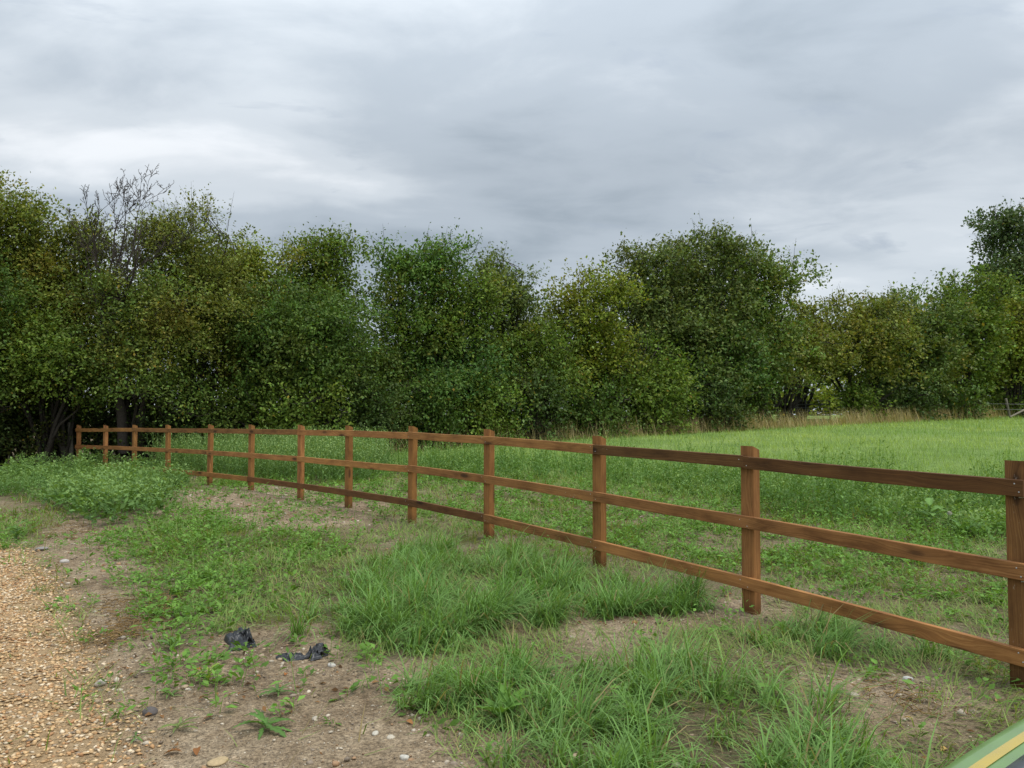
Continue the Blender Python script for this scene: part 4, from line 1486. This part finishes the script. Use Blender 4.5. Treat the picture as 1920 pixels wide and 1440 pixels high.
PLANTS = [
    (505, 1358, 'dandelion', 0.17, 13, (0.105, 0.205, 0.048), 'larger and lower of two flat dandelion rosettes on soil below the black plastic'),
    (527, 1295, 'dandelion', 0.13, 11, (0.115, 0.205, 0.055), 'dandelion rosette on bare soil between the black plastic and a larger rosette'),
    (345, 1358, 'dandelion', 0.10, 9, (0.150, 0.200, 0.060), 'small yellowing rosette near the edge of the shingle'),
    (265, 1378, 'dandelion', 0.055, 7, (0.105, 0.190, 0.050), 'tiny rosette on soil beside the bottom of the shingle'),
    (938, 1345, 'dock', 0.20, 9, (0.135, 0.265, 0.048), 'upright broad-leaved dock plant at the front of the long grass'),
    (398, 1275, 'nettle', 0.07, 10, (0.235, 0.345, 0.060), 'bright lime green seedling on soil left of the black plastic'),
    (330, 1300, 'dandelion', 0.08, 8, (0.120, 0.200, 0.055), 'small rosette among pebbles above the yellowing one'),
    (38, 1012, 'nettle', 0.14, 12, (0.105, 0.195, 0.050), 'leafy weed at the far edge of the shingle'),
    (75, 1108, 'dandelion', 0.09, 8, (0.110, 0.190, 0.050), 'low weed growing through the shingle edge'),
    (330, 1215, 'dock', 0.12, 8, (0.115, 0.205, 0.058), 'grey-green dock plant at the bottom tip of the weed patch'),
    (1555, 1300, 'dandelion', 0.12, 9, (0.110, 0.200, 0.052), 'dandelion leaves lying over bare soil under the near fence bay'),
    (1470, 1425, 'dandelion', 0.13, 9, (0.165, 0.270, 0.075), 'pale leafy plant at the bottom edge in front of the long grass'),
    (1740, 990, 'nettle', 0.22, 12, (0.150, 0.270, 0.065), 'broad-leaved weed behind the nearest fence bay beside the dandelion clock'),
    (1800, 1005, 'dock', 0.26, 9, (0.115, 0.215, 0.060), 'leafy dock close behind the nearest fence post'),
]


def single_plants():
    for i, (px, py, kind, size, nl, col, lb) in enumerate(PLANTS):
        p = at(px, py)
        root = tag(empty('weed_plant', p), lb, 'plant', 'single weeds on the soil')
        r = random.Random(300 + i)
        meshes = [leaf_mesh(kind, 400 + i * 3 + j, col) for j in range(3)]
        for j in range(nl):
            o = link('leaf', meshes[j % 3], root)
            sc = size * r.uniform(0.65, 1.1)
            o.scale = (sc, sc * r.uniform(0.8, 1.15), sc * r.uniform(0.7, 1.1))
            o.rotation_euler = (r.uniform(-0.2, 0.2), r.uniform(-0.15, 0.1), j * 2.399 + r.uniform(-0.3, 0.3))
            o.location = (0, 0, 0.005 + (0.002 * j if kind != 'nettle' else size * 0.11 * j))
        if kind == 'nettle':
            G = Geo()
            v, f = tube([(0, 0, -0.01), (0.004, 0, size * 0.6), (0, 0.004, size * 1.25)], [0.004, 0.003, 0.0015], 5)
            G.add(v, f, np.array(col) * 1.1)
            link('stem', G.mesh('stem', M_weed, True), root)


single_plants()


def dandelion_clock():
    Y = 9.0
    X = (1776 - 960) / F * Y
    z0 = float(terrain(np.array([X]), np.array([Y]))[0])
    zt = H + (HOR - 961) * Y / F - z0
    root = tag(empty('dandelion_clock', (X, Y, z0)), 'white round dandelion seed head on a thin stalk behind the nearest fence bay', 'flower')
    G = Geo()
    v, f = tube([(0.03, 0, -0.01), (0.015, 0.0, zt * 0.5), (0.0, 0, zt)], [0.004, 0.0035, 0.003], 5)
    G.add(v, f, (0.22, 0.30, 0.12))
    link('stalk', G.mesh('stalk', M_weed, True), root)
    n = 260
    d = unit(rng.normal(0, 1, (n, 3)))
    G = Geo()
    a = unit(np.cross(d, rng.normal(0, 1, (n, 3))))
    b = np.cross(d, a)
    for s0, s1, w in ((0.003, 0.024, 0.0006), (0.022, 0.0255, 0.0055)):
        v = np.stack([d * s0 - a * w, d * s0 + a * w, d * s1 + a * w * 0.9 + b * w, d * s1 - a * w * 0.9 - b * w], 1).reshape(-1, 3) + np.array([0, 0, zt])
        G.add(v, np.arange(n * 4).reshape(-1, 4), (0.80, 0.80, 0.76))
    o = link('seed_head', G.mesh('seed_head', M_straw), root)
    o['kind'] = 'stuff'


dandelion_clock()


# ------------------------------------------------------------------ litter and stones on the soil
def plastic_mat():
    m, t, out = new_mat('black_plastic_film')
    tc = t.nodes.new('ShaderNodeTexCoord')
    n = noise_tex(t, tc.outputs['Object'], 45.0, 5)
    pb = node(t, 'ShaderNodeBsdfPrincipled', Roughness=0.36)
    pb.inputs['Specular IOR Level'].default_value = 0.5
    t.links.new(ramp(t, n, [(0.35, (0.010, 0.011, 0.013)), (0.65, (0.035, 0.037, 0.042)), (0.8, (0.10, 0.095, 0.085))]), pb.inputs['Base Color'])
    b = t.nodes.new('ShaderNodeBump')
    b.inputs['Strength'].default_value = 0.4
    b.inputs['Distance'].default_value = 0.004
    t.links.new(n, b.inputs['Height'])
    t.links.new(b.outputs[0], pb.inputs['Normal'])
    t.links.new(pb.outputs[0], out.inputs[0])
    return m


M_plastic = plastic_mat()


def crumple(px, py, sx, sy, h, seed, rot, label, tail=0.0):
    p = at(px, py)
    n = 42
    u, w = np.meshgrid(np.linspace(-1, 1, n), np.linspace(-1, 1, n))
    U = np.stack([u.ravel(), w.ravel()], 1)
    ang = np.arctan2(U[:, 1], U[:, 0])
    edge = 0.72 + 0.5 * (vnoise(np.stack([np.cos(ang) * 1.6 + 5, np.sin(ang) * 1.6 + seed], 1), seed) - 0.4)
    r = np.maximum(np.abs(U[:, 0]), np.abs(U[:, 1]))
    q = U * edge[:, None]
    fold = np.abs(fbm(q * np.array([2.2, 6.5]) + seed, seed, 4) - 0.5) * 2
    fold2 = np.abs(vnoise(q * np.array([5.0, 2.0]) + 3 * seed, seed + 5) - 0.5) * 2
    z = h * np.clip(1 - r ** 2.2, 0, 1) * (0.30 + 1.25 * (1 - fold) ** 2 - 0.35 * fold2)
    x = q[:, 0] * sx + (vnoise(q * 2.6 + 9 + seed, 31) - 0.5) * sx * 0.55
    y = q[:, 1] * sy + (vnoise(q * 2.6 + 19 + seed, 37) - 0.5) * sy * 0.55 - tail * np.clip(-q[:, 1], 0, 1) ** 2
    c, s_ = math.cos(rot), math.sin(rot)
    X, Y = x * c - y * s_, x * s_ + y * c
    Z = terrain(X + p[0], Y + p[1]) - p[2] + 0.003 + np.maximum(z, 0)
    i = np.arange(n - 1)
    a = (i[:, None] * n + i[None, :]).ravel()
    o = link('plastic_scrap', make_mesh('plastic_scrap', np.stack([X, Y, Z], 1), np.stack([a, a + 1, a + n + 1, a + n], 1), M_plastic, None, True))
    o.location = p
    tag(o, label, 'plastic', 'black plastic scraps on the soil')


crumple(460, 1203, 0.092, 0.14, 0.070, 3, 0.4, 'largest crumpled scrap of black plastic film on the bare soil')
crumple(603, 1222, 0.062, 0.13, 0.050, 8, -0.3, 'scrap of black plastic beside two pale pebbles near the long grass')
crumple(548, 1230, 0.085, 0.06, 0.022, 13, 0.5, 'thin torn strip of black plastic between the two bigger scraps')

STONES = [
    (1590, 1298, 0.030, (0.50, 0.44, 0.32), 'round pale stone on the bare patch under the near fence bay'),
    (292, 1328, 0.036, (0.14, 0.12, 0.11), 'dark grey stone on soil near the shingle'),
    (243, 1190, 0.026, (0.66, 0.56, 0.44), 'pale stone at the brown straw beside the weed patch'),
    (418, 1418, 0.040, (0.62, 0.46, 0.25), 'flat tan stone at the bottom left of the bare soil'),
    (128, 1052, 0.045, (0.66, 0.60, 0.54), 'whitish stone at the far edge of the shingle'),
    (85, 1028, 0.060, (0.36, 0.33, 0.30), 'flat grey slab of stone half buried by the yellow straw'),
    (200, 1275, 0.030, (0.70, 0.62, 0.50), 'cream stone at the shingle edge above the dark grey stone'),
    (848, 1208, 0.022, (0.74, 0.68, 0.56), 'white pebble at the left tip of the front grass clump'),
    (736, 1373, 0.018, (0.70, 0.62, 0.48), 'cream pebble in the small cluster left of the dock plant'),
    (762, 1410, 0.019, (0.74, 0.70, 0.60), 'white pebble lowest in the small cluster left of the dock plant'),
    (708, 1366, 0.017, (0.72, 0.66, 0.54), 'pale pebble at the left of the small cluster near the dock plant'),
    (1075, 1408, 0.020, (0.66, 0.52, 0.34), 'tan pebble at the bottom edge below the dock plant'),
    (1692, 1268, 0.026, (0.70, 0.68, 0.62), 'white stone on soil beside the base of the nearest bottom rail'),
    (1188, 1163, 0.022, (0.50, 0.26, 0.10), 'orange-brown stone on the bare strip between the two grass clumps'),
    (626, 1242, 0.024, (0.72, 0.68, 0.60), 'white pebble just below the second scrap of black plastic'),
]


def single_stones():
    import bmesh
    for i, (px, py, r_, col, lb) in enumerate(STONES):
        bm = bmesh.new()
        bmesh.ops.create_icosphere(bm, subdivisions=3, radius=1.0)
        v = np.array([q.co[:] for q in bm.verts])
        f = np.array([[w.index for w in q.verts] for q in bm.faces])
        bm.free()
        g = np.random.default_rng(500 + i)
        v = v * (0.75 + 0.5 * fbm(v * 1.3 + 7 * i, 3, 3))[:, None]
        v = v * np.array([r_ * 1.15, r_ * g.uniform(0.75, 1.0), r_ * (0.28 if 'flat' in lb else 0.62)])
        a = g.uniform(0, 3)
        v = np.stack([v[:, 0] * math.cos(a) - v[:, 1] * math.sin(a), v[:, 0] * math.sin(a) + v[:, 1] * math.cos(a), v[:, 2] + r_ * 0.15], 1)
        o = link('stone', make_mesh('stone', v, f, M_stone, np.tile(np.array(col) * 0.72, (len(v), 1)), True))
        o.location = at(px, py)
        tag(o, lb, 'stone', 'single stones on the soil')


single_stones()

LEAVES = [(372, 1252, 0.05, (0.42, 0.16, 0.04), 'orange-brown fallen leaf left of the largest black plastic scrap'), (540, 1262, 0.045, (0.38, 0.14, 0.04), 'rust coloured fallen leaf below the torn black strip'),
          (352, 1402, 0.08, (0.26, 0.12, 0.045), 'curled brown dead leaf at the bottom of the bare soil left'), (380, 1395, 0.07, (0.30, 0.13, 0.045), 'second curled dead leaf beside the rosette at bottom left'),
          (1750, 1400, 0.055, (0.62, 0.42, 0.14), 'yellow fallen leaf in flattened grass at bottom right'), (1700, 1343, 0.045, (0.50, 0.33, 0.12), 'tan fallen leaf at the edge of the right bare patch'),
          (410, 1338, 0.06, (0.20, 0.11, 0.06), 'dull brown fallen leaf between the two small rosettes'), (765, 1345, 0.05, (0.42, 0.20, 0.07), 'orange dead leaf standing by the grass left of the dock plant'),
          (1855, 1310, 0.05, (0.45, 0.30, 0.14), 'tan leaf in the grass in front of the nearest fence post')]
for i_, (px_, py_, sz_, col_, lb_) in enumerate(LEAVES):
    v_, f_ = leaf_strip(1.0, 0.55, 0.5, 1.0, i_ % 2 == 0, 700 + i_)
    o_ = link('fallen_leaf', make_mesh('fallen_leaf', v_, f_, M_straw, np.tile(col_, (len(v_), 1)), True))
    o_.location = at(px_, py_) + np.array([0, 0, 0.008])
    o_.scale = (sz_, sz_, sz_)
    o_.rotation_euler = (0.2, 0.1, i_ * 1.7)
    tag(o_, lb_, 'leaf', 'single fallen leaves')


def twig():
    a, b = at(532, 1210), at(568, 1207)
    G = Geo()
    v, f = tube([a + (0, 0, 0.008), a * 0.5 + b * 0.5 + (0, 0, 0.012), b + (0, 0, 0.008)], [0.003, 0.004, 0.006], 6)
    G.add(v, f, (0.10, 0.065, 0.045))
    tag(link('twig', G.mesh('twig', M_bark, True)), 'short straight brown twig between the black plastic scraps', 'twig')


twig()


# ------------------------------------------------------------------ hood of a green machine at the corner
def paint_mat(name, col, rough=0.25, coat=0.6, var=0.25):
    m, t, out = new_mat(name)
    tc = t.nodes.new('ShaderNodeTexCoord')
    n = noise_tex(t, tc.outputs['Object'], 9.0, 6, 0.65)
    pb = node(t, 'ShaderNodeBsdfPrincipled', Roughness=rough)
    pb.inputs['Coat Weight'].default_value = coat
    t.links.new(mix_col(t, n, tuple(c * (1 - var) for c in col), tuple(c * (1 + var) for c in col)), pb.inputs['Base Color'])
    t.links.new(ramp(t, n, [(0.3, rough * 0.7), (0.7, min(1, rough * 1.6))]), pb.inputs['Roughness'])
    t.links.new(pb.outputs[0], out.inputs[0])
    return m


def machine():
    M_green = paint_mat('green_paint', (0.012, 0.26, 0.10))
    M_pale = paint_mat('worn_green_edge', (0.16, 0.27, 0.085), 0.35, 0.3)
    M_yellow = paint_mat('yellow_stripe', (0.50, 0.36, 0.03))
    M_grey = paint_mat('grey_trim', (0.085, 0.095, 0.11), 0.35, 0.3, 0.5)
    M_rubber = paint_mat('black_rubber', (0.02, 0.02, 0.02), 0.8, 0.0)
    O = np.array([0.785, 1.46, 0.035])
    e = unit(np.array([0.326, 0.25, 0.0]))
    nrm = np.array([e[1], -e[0], 0.0])
    root = tag(empty('garden_machine', (float(O[0]), float(O[1]), float(O[2]))), 'green hood with yellow stripe and grey trim poking into the bottom right corner', 'machine')
    ts = np.linspace(-0.5, 1.15, 24)

    def sweep(prof, name, mat, lift=0.0):
        prof = np.array(prof)
        rows = []
        for t in ts:
            endk = 1 - 0.10 * max(0, abs((t - 0.325) / 0.825) - 0.75) * 4          # hood narrows a little at its ends
            sag = 0.05 * max(0, abs((t - 0.325) / 0.825) - 0.6) ** 2 * 6
            rows.append(np.stack([e[0] * t + nrm[0] * (prof[:, 0] * endk + 0.05 * (t - 0.2) ** 2), e[1] * t + nrm[1] * (prof[:, 0] * endk + 0.05 * (t - 0.2) ** 2), prof[:, 1] - sag + lift], 1))
        v = np.concatenate(rows)
        m = len(prof)
        i = np.arange(len(ts) - 1)[:, None] * m
        j = np.arange(m - 1)[None, :]
        f = np.stack([i + j, i + j + 1, i + m + j + 1, i + m + j], -1).reshape(-1, 4)
        return link(name, make_mesh(name, v, f, mat, None, True), root)
    sweep([(0.004, 0.30), (-0.002, 0.55), (0.0, 0.74), (0.003, 0.772), (0.010, 0.784), (0.025, 0.789), (0.055, 0.792), (0.090, 0.794)], 'edge_panel', M_pale)
    sweep([(0.046, 0.7925), (0.056, 0.7942), (0.068, 0.7945)], 'stripe', M_yellow)
    sweep([(0.090, 0.794), (0.094, 0.799), (0.13, 0.803), (0.17, 0.805), (0.178, 0.802)], 'trim', M_grey)
    sweep([(0.178, 0.802), (0.186, 0.807), (0.26, 0.832), (0.36, 0.845), (0.46, 0.838), (0.54, 0.815), (0.57, 0.77), (0.575, 0.30)], 'hood', M_green)
    for t in (ts[0], ts[-1]):
        G = Geo()
        pr = np.array([(0.004, 0.30), (0.0, 0.70), (0.05, 0.74), (0.30, 0.76), (0.53, 0.74), (0.574, 0.30)])
        p3 = np.stack([e[0] * t + nrm[0] * pr[:, 0], e[1] * t + nrm[1] * pr[:, 0], pr[:, 1]], 1)
        G.add(p3, [[0, 1, 4, 5], [1, 2, 3, 4]])
        link('end_panel', G.mesh('end_panel', M_green), root)
    for t in (-0.25, 0.9):
        for q in (0.06, 0.52):
            c = e * t + nrm * q
            a = np.linspace(0, 2 * math.pi, 25)[:-1]
            G = Geo()
            prof = [(0.10, -0.05), (0.155, -0.06), (0.18, -0.035), (0.18, 0.035), (0.155, 0.06), (0.10, 0.05)]
            rows = [np.stack([c[0] + e[0] * np.cos(a) * r_ + nrm[0] * w_, c[1] + e[1] * np.cos(a) * r_ + nrm[1] * w_, 0.185 + np.sin(a) * r_], 1) for r_, w_ in prof]
            v = np.concatenate(rows)
            i = np.arange(len(prof) - 1)[:, None] * 24
            j = np.arange(24)[None, :]
            G.add(v, np.stack([i + j, i + (j + 1) % 24, i + 24 + (j + 1) % 24, i + 24 + j], -1).reshape(-1, 4))
            wh = link('wheel', G.mesh('wheel', M_rubber, True), root)
            G = Geo()
            v, f = tube([c + nrm * w_ + np.array([0, 0, 0.185]) for w_ in (-0.046, -0.045, 0.045, 0.046)], [0.001, 0.101, 0.101, 0.001], 20)
            G.add(v, f)
            link('rim', G.mesh('rim', M_yellow, True), wh)
    G = Geo()
    for q in (0.06, 0.52):
        pass
    for t in (-0.25, 0.9):
        v, f = tube([e * t + nrm * q + np.array([0, 0, 0.185]) for q in (0.0, 0.29, 0.575)], [0.03] * 3, 8)
        G.add(v, f)
    v, f = tube([e * -0.25 + nrm * 0.29 + np.array([0, 0, 0.2]), e * 0.3 + nrm * 0.29 + np.array([0, 0, 0.34]), e * 0.9 + nrm * 0.29 + np.array([0, 0, 0.2])], [0.06, 0.08, 0.06], 8)
    G.add(v, f)
    link('chassis', G.mesh('chassis', M_rubber), root)


machine()
